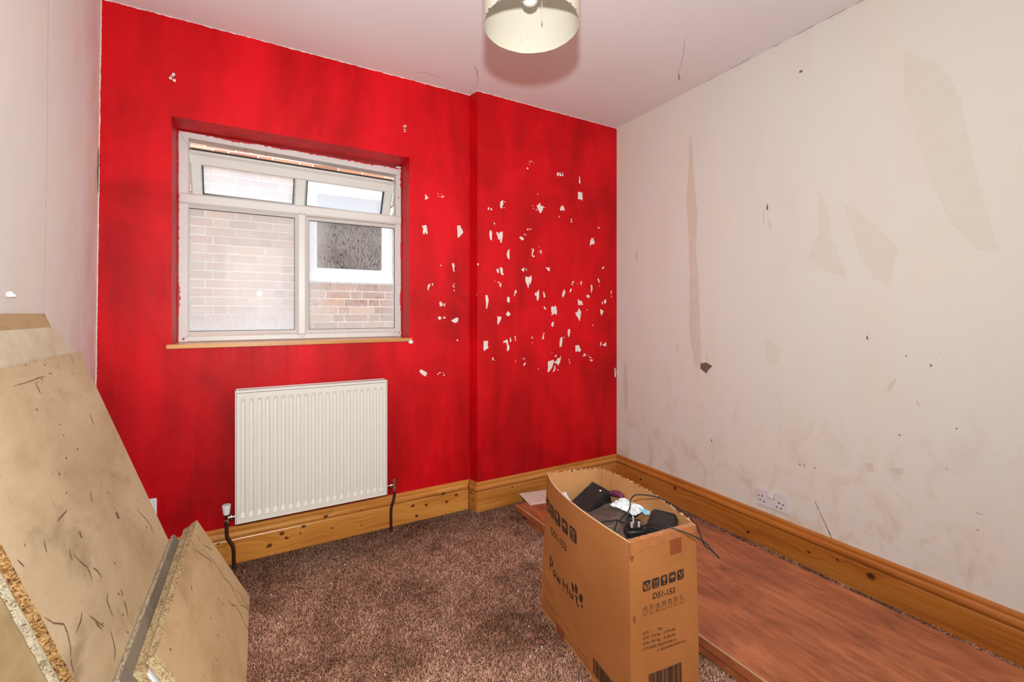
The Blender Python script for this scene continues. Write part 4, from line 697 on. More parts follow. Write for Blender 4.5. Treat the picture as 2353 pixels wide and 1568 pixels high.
for k in range(3): a = k*2.094+.6; b.tube([(LX+.018*math.cos(a), LY+.018*math.sin(a), zr), (LX+(rr-.001)*math.cos(a), LY+(rr-.001)*math.sin(a), zr)], .0016, 6)
b.lathe([(.018, -.002), (.022, -.002), (.022, .002), (.018, .002), (.018, -.002)], (LX, LY, zr), 24); b.build('shade_ring', M['whiteplastic'], lamp)
b = MB(); b.lathe([(0, 1.995), (.016, 1.995), (.017, 2.03), (.014, 2.055), (.006, 2.065), (0, 2.065)], (LX, LY, 0), 24); b.build('lamp_holder', M['whiteplastic'], lamp, smooth=True)
b = MB(); b.lathe([(0.0001, 1.930), (.010, 1.932), (.018, 1.938), (.0235, 1.949), (.024, 1.960), (.020, 1.973), (.014, 1.985), (.012, 2.0)], (LX-.004, LY, 0), 28); b.build('light_bulb', plain('pearl_bulb', (0.70, 0.66, 0.63), 0.3), lamp, smooth=True)
b = MB(); b.tube([(LX, LY, 2.06), (LX, LY, ZC-.02)], .003, 8); b.build('cord', M['whiteplastic'], lamp)
b = MB(); b.lathe([(0, 2.362), (.018, 2.364), (.032, 2.375), (.036, ZC-.001)], (LX, LY, 0), 28); b.build('ceiling_rose', M['whiteplastic'], lamp, smooth=True)
b = MB(); b.tube([(LX+.028, LY-.006, 1.995), (LX+.029, LY-.006, 1.905)], .0008, 6); b.lathe([(0, 1.898), (.0016, 1.899), (.0016, 1.908), (0, 1.909)], (LX+.029, LY-.006, 0), 8); b.build('hanging_wire', M['radin'], lamp)

# ------------------------------------------------------------------ carpet pile (loose twisted fibres)
def fibres(regions, density):
    P = []
    for (x0, x1, yy0, yy1) in regions:
        n = int((x1-x0)*(yy1-yy0)*density); P.append(np.column_stack([rng.uniform(x0, x1, n), rng.uniform(yy0, yy1, n)]))
    return np.vstack(P)
pts = fibres([(-.20, 1.262, .80, 2.358), (1.262, 2.112, 2.10, 2.292), (1.945, 2.114, .30, 2.12), (1.24, 1.30, .3, .95), (.55, 1.24, .45, .86), (-.05, .55, .45, .80)], 66000)
pts = pts[~((pts[:, 0] > 1.068) & (pts[:, 1] > 2.292))]
pts = pts[~((pts[:, 0] > .945) & (pts[:, 0] < 1.13) & (pts[:, 1] > .90) & (pts[:, 1] < 1.38))]
n = len(pts); ang = rng.uniform(0, 2*math.pi, n); ln = rng.uniform(.005, .012, n); hh = rng.uniform(.0025, .0075, n); z0 = rng.uniform(-.003, .002, n); w = rng.uniform(.0005, .00085, n)
d = np.column_stack([np.cos(ang), np.sin(ang)]); s = np.column_stack([-np.sin(ang), np.cos(ang)]); curl = rng.uniform(-.5, .5, n)
V = np.zeros((n, 6, 3), np.float32)
for k, (t_, h_) in enumerate(((0, 0.0), (0.5, 1.0), (1.0, 0.75))):
    c = pts+d*(ln*t_)[:, None]+s*(ln*curl*(t_**2))[:, None]; z = z0+hh*h_
    wk = w*(1.0 if k < 2 else 0.55)
    V[:, 2*k, :2] = c-s*wk[:, None]; V[:, 2*k+1, :2] = c+s*wk[:, None]; V[:, 2*k, 2] = z; V[:, 2*k+1, 2] = z+rng.uniform(-.0006, .0006, n)
F = (np.array([[0, 1, 3, 2], [2, 3, 5, 4]])[None]+(np.arange(n)*6)[:, None, None]).reshape(-1)
me = bpy.data.meshes.new('carpet'); me.vertices.add(n*6); me.vertices.foreach_set('co', V.reshape(-1)); me.loops.add(len(F)); me.loops.foreach_set('vertex_index', F.astype(np.int32))
me.polygons.add(n*2); me.polygons.foreach_set('loop_start', np.arange(0, n*8, 4, dtype=np.int32)); me.polygons.foreach_set('loop_total', np.full(n*2, 4, np.int32)); me.update(calc_edges=True)
at = me.attributes.new('tone', 'FLOAT', 'POINT'); at.data.foreach_set('value', np.repeat(np.clip(rng.normal(.42, .27, n), 0, 1).astype(np.float32), 6))
me.materials.append(M['carpet']); co = bpy.data.objects.new('carpet', me); COL.objects.link(co)
tag(co, 'brown mottled carpet with worn twisted pile covering the floor', 'carpet', kind='stuff')
b = MB()
for k in range(60):
    x, y = random.uniform(-.1, 1.2), random.uniform(.85, 2.32); r = random.uniform(.0012, .003)
    b.box(-r, r, -r*.7, r*.7, .004, .006, M=Matrix.Translation((x, y, .002)) @ Matrix.Rotation(random.uniform(0, 3), 4, 'Z'))
tag(b.build('paint_flakes', M['whiteplastic']), 'tiny white paint flakes scattered over the brown carpet', 'debris', kind='stuff')

# ------------------------------------------------------------------ leaning chipboard panels
def board(name, label, xf, yf0, yf1, zb0, k, length, th, mats, seed, chips=None, rough=(0.0, 0.0), cut=None, group='chipboard offcuts leaning in the left corner'):
    """front face starts at (xf, ., zb0) and climbs toward -X with slope k (dx per dz)"""
    a = math.atan(k); e2 = Vector((-math.sin(a), 0, math.cos(a))); nr = Vector((math.cos(a), 0, math.sin(a))); e1 = Vector((0, 1, 0))
    O = Vector((xf, yf0, zb0)); rnd = random.Random(seed); Wd = yf1-yf0
    def edge(p, q, amp, step=0.012):
        L = math.hypot(q[0]-p[0], q[1]-p[1]); m = max(1, int(L/step)); out = []
        for i in range(m):
            t = i/m; px, py = p[0]+(q[0]-p[0])*t, p[1]+(q[1]-p[1])*t
            if i and amp:
                j = amp*(mnoise.noise(Vector((t*L*40, seed, 0)))+0.6*rnd.uniform(-1, 1)*.5)
                nx, ny = -(q[1]-p[1])/L, (q[0]-p[0])/L; px += nx*abs(j); py += ny*abs(j)
            out.append((px, py))
        return out
    cs = [(0, 0), (Wd, 0)]+(cut if cut else [(Wd, length)])+[(0, length)]
    out = []
    for i in range(len(cs)):
        p, q = cs[i], cs[(i+1) % len(cs)]
        amp = rough[0] if i == len(cs)-1 else (rough[1] if i == len(cs)-2 else 0.0)
        out += edge(p, q, amp)
    n = len(out); P = lambda u, v, o: O+e1*u+e2*v+nr*o
    b = MB(); b.add([P(u, v, 0) for u, v in out], [tuple(range(n))], 0); b.add([P(u, v, -th) for u, v in out], [tuple(range(n))[::-1]], 2 if len(mats) > 2 else 0)
    base = Vector((xf, (yf0+yf1)/2, 0))
    for i in range(n):
        (u0, v0), (u1, v1) = out[i], out[(i+1) % n]
        L = math.hypot(u1-u0, v1-v0) or 1; inx, iny = -(v1-v0)/L, (u1-u0)/L
        m1 = .0 if not any(rough) else rnd.uniform(0, .0014); m2 = .0 if not any(rough) else rnd.uniform(0, .0014)
        b.add([P(u0, v0, 0), P(u1, v1, 0), P(u1+inx*m1, v1+iny*m1, -th/2), P(u0+inx*m2, v0+iny*m2, -th/2), P(u1, v1, -th), P(u0, v0, -th)], [(0, 1, 2, 3), (3, 2, 4, 5)], 1)
    o = b.build(name, mats, base=base); tag(o, label, 'board', group); o.data.validate()
    return o, nr, base
mb1 = mat_board('board_face_1', (0.45, 0.33, 0.18), (0.64, 0.50, 0.31), 1, patch=.75); mb2 = mat_board('board_face_2', (0.56, 0.47, 0.32), (0.72, 0.64, 0.47), 3, .25, patch=.4)
mb3 = mat_board('board_face_3', (0.37, 0.25, 0.12), (0.52, 0.375, 0.205), 5, 1, .5); mbs = mat_board('board_face_s', (0.50, 0.345, 0.17), (0.66, 0.48, 0.265), 8, 1.0, .6)
mgrey = mat_board('board_back_grey', (0.15, 0.125, 0.09), (0.25, 0.215, 0.16), 9, .3)
ed1 = mat_chipedge('chip_edge_dark', (0.09, 0.035, 0.012), (0.32, 0.16, 0.055), (0.58, 0.36, 0.16)); ed2 = mat_chipedge('chip_edge_pale', (0.26, 0.15, 0.06), (0.58, 0.42, 0.22), (0.72, 0.58, 0.36), 420)
edg = mat_chipedge('chip_edge_grey', (0.20, 0.13, 0.08), (0.50, 0.42, 0.30), (0.60, 0.52, 0.38), 330)
L1 = 1.008*math.sqrt(1+.344**2)
B1, n1, base1 = board('chipboard_sheet', 'largest and front-most tall beige chipboard sheet leaning on the left wall', -.1553, 1.137, 1.919, 0.006, .344, L1-.006, .0165, [mb1, ed1], 1, rough=(.006, .003))
B2, _, _ = board('chipboard_sheet', 'pale cream chipboard sheet with a broken corner, second behind the front tall panel', -.1735, 1.136, 1.912, 0.005, .344, 1.145, .012, [mb2, edg], 2, rough=(.003, .001), cut=[(.776, 1.078), (.770, 1.10), (.758, 1.128), (.742, 1.143), (.720, 1.145)])
B3, _, _ = board('chipboard_sheet', 'tallest yellowish chipboard sheet, rearmost against the left wall', -.1868, .60, 1.897, 0.004, .344, 1.190, .011, [mb3, ed1], 3, rough=(.001, .001))
def scratches(par, data, nrm, off):
    b = MB()
    for (_, w, pts) in data:
        nv = Vector(nrm).normalized(); q = []
        for p in subdiv(pts, 4): q.append(Vector(p)+nv*off)
        ribbon(b, q, w*.0013, nrm)
    tag(b.build('scratches', M['scratch'], par), kind='stuff')
scratches(B1, SCR1, (1, 0, .344), .0008)
b = MB(); c = Vector((-.395, 1.61, 0)); 
def on1(y, z, o=.0009): return Vector((-.5+.344*(1.008-z), y, z))+Vector((1, 0, .344)).normalized()*o
for (y, z, r, rz) in ((1.632, .563, .008, .011), (1.83, .93, .010, .012)):
    vs = [on1(y+r*math.cos(a)*random.uniform(.8, 1.15), z+rz*math.sin(a)*random.uniform(.8, 1.15)) for a in np.linspace(0, 6.28, 14)[:-1]]
    if r < .009: b.add(vs, [tuple(range(len(vs)))])
b.build('knot_hole', M['scratch'], B1)
# small offcuts
S1, ns, _ = board('chipboard_offcut', 'small beige chipboard offcut with dark crack lines, front-most of the low leaning stack', -.0345, 1.285, 2.047, .009, .5, .381, .0215, [mbs, ed2], 11, rough=(.0015, .0))
scratches(S1, SCR2, (1, 0, .5), .0008)
b_, _, _ = board('white_sheet', 'thin white sheet sandwiched between two small leaning chipboard offcuts', -.0345-.0245, 1.278, 1.92, .003, .5, .352, .005, [M['outwhite'], M['outwhite']], 12, group=None)
b_['category'] = 'sheet'
S2, _, _ = board('chipboard_offcut', 'small pale-edged chipboard offcut directly behind the thin white sheet', -.0345-.0325, 1.280, 2.049, .009, .5, .362, .0195, [mbs, ed2], 13, rough=(.0015, .0))
S3, _, _ = board('chipboard_offcut', 'small grey-faced chipboard offcut leaning closest to the tall front panel', -.0975, 1.234, 1.950, .006, .470, .382, .0115, [mgrey, edg], 14, rough=(.002, .001))

# ------------------------------------------------------------------ stacked flush doors and offcut beside the right wall
def slab(name, label, cx, cy, rot, wx, ly, z0, z1, seed, tilt=0):
    Mx = Matrix.Translation((cx, cy, 0)) @ Matrix.Rotation(rot, 4, 'Z')
    b = MB(); b.bbox(0, wx, -ly, 0, z0, z1, .0015, M=Mx, seg=1)
    o = b.build(name, M['door'], base=Vector((cx, cy, 0))); tag(o, label, 'door', 'flush doors lying on the carpet by the right wall')
    b = MB()      # splintered pale edge along the top arris
    vs = []; n = 120
    for i in range(n+1):
        y = -ly*i/n; w = .0012+.0035*max(0, mnoise.noise(Vector((y*14, seed, 0)))+.15)
        for q in ((-.0006, y, z1+.0006), (w, y, z1+.0006), (-.0006, y, z1-.004)): vs.append(Mx @ Vector(q))
    b.add(vs, [(3*i, 3*i+1, 3*i+4, 3*i+3) for i in range(n)]+[(3*i+2, 3*i, 3*i+3, 3*i+5) for i in range(n)]); b.build('splintered_edge', M['torn'], o)
    return o
slab('flush_door', 'lower reddish-brown flush door lying flat under the other door', 1.246, 2.05, R(1.2), .690, 1.98, .003, .037, 3)
slab('flush_door', 'upper reddish-brown flush door lying flat on top of the other door', 1.226, 2.121, R(1.35), .695, 1.98, .043, .077, 5)
o = MB(); o.bbox(1.262, 1.60, 2.0, 2.09, .0375, .0425, .001); sp = o.build('spacer_strip', M['torn']); tag(sp, 'thin pale strip wedged between the two flush doors', 'strip')
b = MB(); A, Bq, Cq, Dq = Vector((1.31, 2.231, 0)), Vector((1.60, 2.175, 0)), Vector((1.57, 2.02, 0)), Vector((1.288, 2.077, 0))
zt_ = .0835
b.add([Vector((p.x, p.y, z)) for z in (.078, zt_) for p in (A, Bq, Cq, Dq)], [(0, 1, 2, 3), (7, 6, 5, 4), (0, 4, 5, 1), (1, 5, 6, 2), (2, 6, 7, 3), (3, 7, 4, 0)])
oc = b.build('thin_offcut', plain('pinkish_white', (0.70, 0.56, 0.48), 0.8), base=(1.42, 2.13, .078)); tag(oc, 'thin pinkish-white offcut lying on the far end of the flush doors', 'offcut')
b = MB()
for k in range(16):
    x, y = random.uniform(1.33, 1.50), random.uniform(2.08, 2.17)
    ribbon(b, [(x, y, zt_+.0008), (x+random.uniform(-.01, .01), y+random.uniform(-.012, .012), zt_+.0008)], .0025, (0, 0, 1))
tag(b.build('marks', M['scratch'], oc), kind='stuff')

# ------------------------------------------------------------------ carton
carton = empty('cardboard_carton', (1.02, 1.15, 0), 'tall open cardboard box full of odds and ends standing on the carpet', 'box')
def lerp3(a, c, t): return Vector(a)*(1-t)+Vector(c)*t
def SA(s, w):
    p = lerp3(lerp3((.933, 1.429, 0), (.872, .888, 0), s), lerp3((.986, 1.461, .5), (.882, .906, .5), s), w)
    p.x -= .036*math.sin(math.pi*min(1, max(0, s))**.8)*max(w, 0)**1.5; return p
def SB(s, w): return lerp3(lerp3((.872, .888, 0), (1.140, .880, 0), s), lerp3((.882, .906, .5), (1.131, .887, .5), s), w)
def SC_(s, w):
    p = lerp3(lerp3((1.140, .880, 0), (1.19, 1.40, 0), s), lerp3((1.131, .887, .5), (1.199, 1.408, .5), s), w)
    p.x += .037*math.sin(math.pi*min(1, max(0, 1-s))**.85)*max(w, 0)**1.5; return p
def SD(s, w): return lerp3(lerp3((1.19, 1.40, 0), (.933, 1.429, 0), s), lerp3((1.199, 1.408, .5), (.986, 1.461, .5), s), w)
NA, NB, NC, ND = Vector((-.983, .184, 0)), Vector((-.076, -.997, 0)), Vector((.99, -.13, 0)), Vector((.24, .97, 0))
def panel(S, nrm, seed, ragged, name='side_panel'):
    n, m, th = 40, 14, .0045; b = MB(); nz = lambda s: (mnoise.noise(Vector((s*9, seed, 0)))*.006+mnoise.noise(Vector((s*37, seed, 1)))*.005-.002)*ragged
    dent = lambda s, w: .0022*mnoise.noise(Vector((s*3, w*3, seed)))*(4*s*(1-s))
    for off, mi, flip in ((0, 0, False), (-th, 1, True)):
        vs = []
        for j in range(m+1):
            for i in range(n+1):
                s, w = i/n, j/m; p = S(s, w)+nrm*(off+dent(s, w))
                if j == m: p.z += nz(s)+(.0015 if off else 0)
                vs.append(p)
        fs = [(j*(n+1)+i, j*(n+1)+i+1, (j+1)*(n+1)+i+1, (j+1)*(n+1)+i) for j in range(m) for i in range(n)]
        b.add(vs, [f[::-1] for f in fs] if flip else fs, mi)
    o1 = m*(n+1); o2 = (m+1)*(n+1)+m*(n+1)
    b.f += [(o1+i, o1+i+1, o2+i+1, o2+i) for i in range(n)]; b.m += [2]*n
    o = b.build(name, [M['card'], M['card_in'], M['torn']], carton, smooth=False)
    o.data.polygons.foreach_set('use_smooth', [True]*len(o.data.polygons)); o.data.set_sharp_from_angle(angle=R(50)); return o
PA = panel(SA, NA, 1, .12); PB = panel(SB, NB, 2, .25); PC = panel(SC_, NC, 3, 1); PD = panel(SD, ND, 4, 1)
b = MB(); q = [SA(0, 0), SA(1, 0), SB(1, 0), SC_(1, 0)]; b.add([v+Vector((0, 0, h)) for h in (.004, .010) for v in q], [(0, 1, 2, 3), (7, 6, 5, 4), (0, 4, 5, 1), (1, 5, 6, 2), (2, 6, 7, 3), (3, 7, 4, 0)]); b.build('bottom_panel', M['card_in'], carton)
# frayed paper along the torn rims
b = MB()
for S, nr_ in ((SC_, NC), (SD, ND)):
    for k in range(60):
        s = random.uniform(.02, .98); p = S(s, 1); L = random.uniform(.004, .014); t = (S(min(1, s+.01), 1)-p).normalized()
        q = [p+Vector((0, 0, -.002)), p+t*L*.5+nr_*random.uniform(-.006, .003)+Vector((0, 0, random.uniform(-.002, .006))), p+t*L+nr_*random.uniform(-.010, .003)+Vector((0, 0, random.uniform(-.008, .004)))]
        ribbon(b, q, random.uniform(.002, .005), (random.uniform(-.3, .3), random.uniform(-.3, .3), 1))
tag(b.build('frayed_rim', M['torn'], carton), kind='stuff')
# inner fold lines on the long right panel
b = MB()
for s in (.86, .955):
    ribbon(b, [SC_(s, w)-NC*.0056 for w in np.linspace(.72, .985, 8)], .0012, NC, taper=False)
b.build('fold_line', M['tape'], PC)
mapA = lambda x, y, o: SA(x/.55, y/.5)+NA*(o+.0022*mnoise.noise(Vector((x/.55*3, y/.5*3, 1)))*(4*(x/.55)*(1-x/.55)))
mapB = lambda x, y, o: SB(x/.25, y/.5)+NB*(o+.0022*mnoise.noise(Vector((x/.25*3, y/.5*3, 2)))*(4*(x/.25)*(1-x/.25)))
OFF = .0011
def rect(mb, fm, x0, x1, y0_, y1_, o=OFF, mi=0, nx=1, ny=1):
    vs = [fm(x0+(x1-x0)*i/nx, y0_+(y1_-y0_)*j/ny, o) for j in range(ny+1) for i in range(nx+1)]
    mb.add(vs, [(j*(nx+1)+i, j*(nx+1)+i+1, (j+1)*(nx+1)+i+1, (j+1)*(nx+1)+i) for j in range(ny) for i in range(nx)], mi)
def textmesh(mb, s, fm, p0, p1, h, bold=0.0, o=OFF, spacing=1.0):
    cu = bpy.data.curves.new('t', 'FONT'); cu.body = s; cu.size = 1; cu.offset = bold; cu.space_character = spacing; cu.resolution_u = 3
    ob = bpy.data.objects.new('t', cu); COL.objects.link(ob); dg = bpy.context.evaluated_depsgraph_get(); dg.update()
    me_ = bpy.data.meshes.new_from_object(ob.evaluated_get(dg)); vs = [v.co.copy() for v in me_.vertices]; fs = [tuple(p.vertices) for p in me_.polygons]
    bpy.data.objects.remove(ob); bpy.data.curves.remove(cu); bpy.data.meshes.remove(me_)
    xa, xb = min(v.x for v in vs), max(v.x for v in vs); cap = 0.70
    d = Vector((p1[0]-p0[0], p1[1]-p0[1])); L = d.length; d.normalize(); nn = Vector((-d.y, d.x))
    out = []
    for v in vs:
        u = (v.x-xa)/(xb-xa)*L; k = v.y/cap*h; q = Vector(p0)+d*u+nn*k; out.append(fm(q.x, q.y, o))
    mb.add(out, fs)
def stroke(mb, fm, pts, ws, o=OFF):
    pts = [Vector(p) for p in pts]; pp = smooth_path([(p.x, p.y, 0) for p in pts], 6); n = len(pp); vs = []
    for i, p in enumerate(pp):
        t = (pp[min(i+1, n-1)]-pp[max(i-1, 0)]).normalized(); s = Vector((-t.y, t.x, 0)); u = i/(n-1)*(len(ws)-1); a = int(min(u, len(ws)-2)); w = ws[a]+(ws[a+1]-ws[a])*(u-a)
        vs += [fm(p.x+s.x*w/2, p.y+s.y*w/2, o), fm(p.x-s.x*w/2, p.y-s.y*w/2, o)]
    mb.add(vs, [(2*i, 2*i+1, 2*i+3, 2*i+2) for i in range(n-1)])
def oval(mb, fm, cx, cy, rx, ry, rot=0, o=OFF):
    vs = [fm(cx, cy, o)]
    for k in range(20):
        a = 2*math.pi*k/20; x, y = rx*math.cos(a), ry*math.sin(a); vs.append(fm(cx+x*math.cos(rot)-y*math.sin(rot), cy+x*math.sin(rot)+y*math.cos(rot), o))
    mb.add(vs, [(0, k+1, (k+1) % 20+1) for k in range(20)])
def rrect(mb, fm, x0, x1, y0_, y1_, r, o=OFF):
    pts = []
    for (cx, cy, a0) in ((x1-r, y1_-r, 0), (x0+r, y1_-r, 90), (x0+r, y0_+r, 180), (x1-r, y0_+r, 270)):
        for k in range(5): a = R(a0+22.5*k); pts.append((cx+r*math.cos(a), cy+r*math.sin(a)))
    c = fm((x0+x1)/2, (y0_+y1_)/2, o); vs = [c]+[fm(x, y, o) for x, y in pts]; n = len(pts)
    mb.add(vs, [(0, k+1, (k+1) % n+1) for k in range(n)])
def icons(par, fm, xs_, ya, yb, slope=0.0):
    o2 = OFF+.0007
    for i, (x0, x1) in enumerate(xs_):
        d = MB(); l = MB(); sh = slope*(x0-xs_[0][0]); a, c = ya+sh, yb+sh; rrect(d, fm, x0, x1, a, c, (x1-x0)*.2); W_, H_ = x1-x0, c-a; X = lambda u: x0+W_*u; Y = lambda v: a+H_*v; w = W_*.09
        if i == 0:      # two hands holding a diamond
            stroke(l, fm, [(X(.16), Y(.75)), (X(.20), Y(.45)), (X(.42), Y(.12))], [w*.8, w*1.8, w*1.4], o2); stroke(l, fm, [(X(.84), Y(.75)), (X(.80), Y(.45)), (X(.58), Y(.12))], [w*.8, w*1.8, w*1.4], o2)
            stroke(l, fm, [(X(.34), Y(.60)), (X(.40), Y(.40)), (X(.46), Y(.30))], [w*.5, w*.9, w*.5], o2); stroke(l, fm, [(X(.66), Y(.60)), (X(.60), Y(.40)), (X(.54), Y(.30))], [w*.5, w*.9, w*.5], o2)
            l.add([fm(X(.5), Y(.86), o2), fm(X(.62), Y(.72), o2), fm(X(.5), Y(.58), o2), fm(X(.38), Y(.72), o2)], [(0, 1, 2, 3)])
        elif i == 1:    # arrows up
            for u in (.33, .67): rect(l, fm, X(u-.035), X(u+.035), Y(.22), Y(.66), o2); l.add([fm(X(u-.13), Y(.62), o2), fm(X(u+.13), Y(.62), o2), fm(X(u), Y(.82), o2)], [(0, 1, 2)])
            rect(l, fm, X(.15), X(.85), Y(.12), Y(.16), o2)
        elif i == 2:    # glass
            l.add([fm(X(.30), Y(.88), o2), fm(X(.70), Y(.88), o2), fm(X(.68), Y(.58), o2), fm(X(.55), Y(.44), o2), fm(X(.45), Y(.44), o2), fm(X(.32), Y(.58), o2)], [(0, 1, 2, 3, 4, 5)])
            rect(l, fm, X(.47), X(.53), Y(.18), Y(.45), o2); rect(l, fm, X(.34), X(.66), Y(.13), Y(.18), o2)
            stroke(d, fm, [(X(.52), Y(.90)), (X(.46), Y(.76)), (X(.54), Y(.70)), (X(.48), Y(.58))], [w*.5, w*.5, w*.3], o2+.0005)
        elif i == 3:    # umbrella in rain
            pts = [(X(.5+.36*math.cos(R(q))), Y(.48+.24*math.sin(R(q)))) for q in range(0, 181, 15)]
            l.add([fm(x, y, o2) for x, y in pts], [tuple(range(len(pts)))]); rect(l, fm, X(.48), X(.52), Y(.16), Y(.5), o2)
            for u in (.3, .45, .6, .75): stroke(l, fm, [(X(u), Y(.90)), (X(u-.03), Y(.83)), (X(u-.05), Y(.78))], [w*.35, w*.35, w*.3], o2)
        else:           # crossed hook: do not use hooks
            stroke(l, fm, [(X(.22), Y(.84)), (X(.42), Y(.55)), (X(.66), Y(.38)), (X(.52), Y(.26))], [w*2.0, w*1.4, w*.9, w*.6], o2)
            stroke(l, fm, [(X(.60), Y(.60)), (X(.72), Y(.72)), (X(.84), Y(.84))], [w*.7, w*.7, w*.7], o2); stroke(l, fm, [(X(.62), Y(.84)), (X(.72), Y(.72)), (X(.82), Y(.60))], [w*.7, w*.7, w*.7], o2)
            rect(l, fm, X(.20), X(.80), Y(.16), Y(.20), o2)
        d.build('handling_symbol', [M['ink']], par); tag(l.build('symbol_outline', M['card'], par), kind='stuff')
# --- long left face
b = MB(); textmesh(b, 'D51-153', mapA, (.0800, .3130), (.2130, .3130), .0245, .012); b.build('printed_code', M['ink'], PA)
icons(PA, mapA, [(.0150, .0610), (.0690, .1110), (.1195, .1700), (.1840, .2290), (.2430, .2885)], .3725, .4190)
b = MB(); w = .0066
# hand-lettered word: P a w H u t with four paw pads
stroke(b, mapA, [(.0735, .2290), (.0728, .2050), (.0710, .1770)], [w*1.3, w*1.1, w*.7]); stroke(b, mapA, [(.0735, .2270), (.0850, .2230), (.0925, .2120), (.0870, .2010), (.0760, .2010)], [w*.5, w*.9, w*1.5, w*1.1, w*.4])
stroke(b, mapA, [(.1180, .1940), (.1080, .1960), (.1010, .1870), (.1050, .1770), (.1140, .1800), (.1190, .1930)], [w*.5, w*.8, w*1.2, w*.8, w*.5]); stroke(b, mapA, [(.1195, .1950), (.1190, .1850), (.1255, .1745)], [w*.9, w*.9, w*.5])
stroke(b, mapA, [(.1290, .1960), (.1335, .1830), (.1375, .1745), (.1440, .1930)], [w*.5, w*.9, w*1.0, w*.4]); stroke(b, mapA, [(.1440, .1930), (.1490, .1740), (.1560, .1850), (.1590, .1970)], [w*.5, w*1.1, w*.8, w*.5])
stroke(b, mapA, [(.1840, .2090), (.1825, .1900), (.1805, .1710)], [w*.8, w*1.0, w*.7]); stroke(b, mapA, [(.2130, .2080), (.2110, .1900), (.2125, .1730)], [w*.8, w*1.0, w*.7]); stroke(b, mapA, [(.1720, .1870), (.1900, .1925), (.2050, .1915), (.2190, .1960)], [w*.3, w*.8, w*.8, w*.3])
stroke(b, mapA, [(.2300, .1960), (.2290, .1830), (.2370, .1750), (.2450, .1830), (.2470, .1960)], [w*.9, w*1.2, w*.9, w*.7, w*.7]); stroke(b, mapA, [(.2470, .1930), (.2475, .1820), (.2540, .1740)], [w*.9, w*.8, w*.4])
stroke(b, mapA, [(.2760, .2030), (.2740, .1850), (.2780, .1745), (.2890, .1760)], [w*.8, w*1.2, w*1.0, w*.4]); stroke(b, mapA, [(.2620, .1960), (.2750, .1985), (.2860, .2000)], [w*.4, w*.9, w*.4])
oval(b, mapA, .2520, .2170, .0080, .0150, .15); oval(b, mapA, .2745, .2240, .0090, .0160, -.05); oval(b, mapA, .3035, .2120, .0100, .0155, -.45); oval(b, mapA, .3080, .1895, .0055, .0052)
b.build('printed_logo', M['ink'], PA)
def greeked(mb, fm, x0, x1, y, h, seed, sl=0):
    rn = random.Random(seed); x = x0
    while x < x1:
        wl = rn.uniform(.006, .018); e = min(x+wl, x1); yy_ = y+sl*(x-x0)
        mb.add([fm(x, yy_, OFF), fm(e, yy_+sl*(e-x), OFF), fm(e, yy_+sl*(e-x)+h, OFF), fm(x, yy_+h, OFF)], [(0, 1, 2, 3)]); x = e+.0028
b = MB()
for i in range(5): greeked(b, mapA, .020, .105-.012*(i in (0, 4)), .131-i*.0085, .0016, i)
for i in range(7): greeked(b, mapA, .020, .128, .0545-i*.0062, .0013, 10+i)
greeked(b, mapA, .020, .232, .0640, .0024, 30, -.06); greeked(b, mapA, .185, .345, .0290, .0018, 31, .05); greeked(b, mapA, .185, .348, .0190, .0016, 33)
tag(b.build('small_print', M['ink_soft'], PA), kind='stuff')
def barcode(par, fm, x0, x1, y0_, y1_, seed, sl=0):
    b = MB(); rn = random.Random(seed); x = x0
    while x < x1:
        w_ = rn.choice((.0010, .0018, .0028, .0040)); e = min(x1, x+w_); s0, s1_ = sl*(x-x0), sl*(e-x0)
        b.add([fm(x, y0_+s0, OFF), fm(e, y0_+s1_, OFF), fm(e, y1_+s1_, OFF), fm(x, y1_+s0, OFF)], [(0, 1, 2, 3)]); x = e+rn.choice((.0007, .0012, .0020))
    b.build('barcode', M['ink'], par)
barcode(PA, mapA, .366, .470, .024, .0705, 5)
b = MB(); rect(b, mapA, .128, .184, .0, .031, .0018); b.build('tape_strip', M['tape'], PA)
b = MB(); vs = [mapA(x, y, .0016+.0006*random.random()) for x, y in ((.512, .493), (.549, .499), (.549, .452), (.535, .459), (.524, .472))]; b.add(vs, [(0, 1, 2, 3, 4)]); b.build('tape_strip', M['tape2'], PA)
# --- short near face
b = MB(); textmesh(b, 'D51-153', mapB, (.0797, .3275), (.1612, .3224), .0165, .012); b.build('printed_code', M['ink'], PB)
icons(PB, mapB, [(.0450, .0716), (.0770, .1028), (.1084, .1334), (.1400, .1655), (.1712, .1965)], .3560, .3845, -.012)
for i, wd in enumerate(('US', 'CA', 'UK', 'DE', 'FR', 'ES', 'IT')):
    x = .0450+i*.0226; y = .3082-i*.00125; ww = .0130 if wd != 'IT' else .0090
    b = MB(); textmesh(b, wd, mapB, (x, y), (x+ww, y-.0007), .0078, .004)
    xa, ya, q, e = x, y-.0163, .0134, .0009
    for (a, c, d_, f_) in ((xa, xa+q, ya, ya+e), (xa, xa+q, ya+q-e, ya+q), (xa, xa+e, ya, ya+q), (xa+q-e, xa+q, ya, ya+q)): rect(b, mapB, a, c, d_, f_)
    if wd == 'UK': stroke(b, mapB, [(xa+.003, ya+.007), (xa+.006, ya+.003), (xa+.012, ya+.013)], [.0008, .0011, .0008])
    b.build('printed_tick_box', M['ink'], PB)
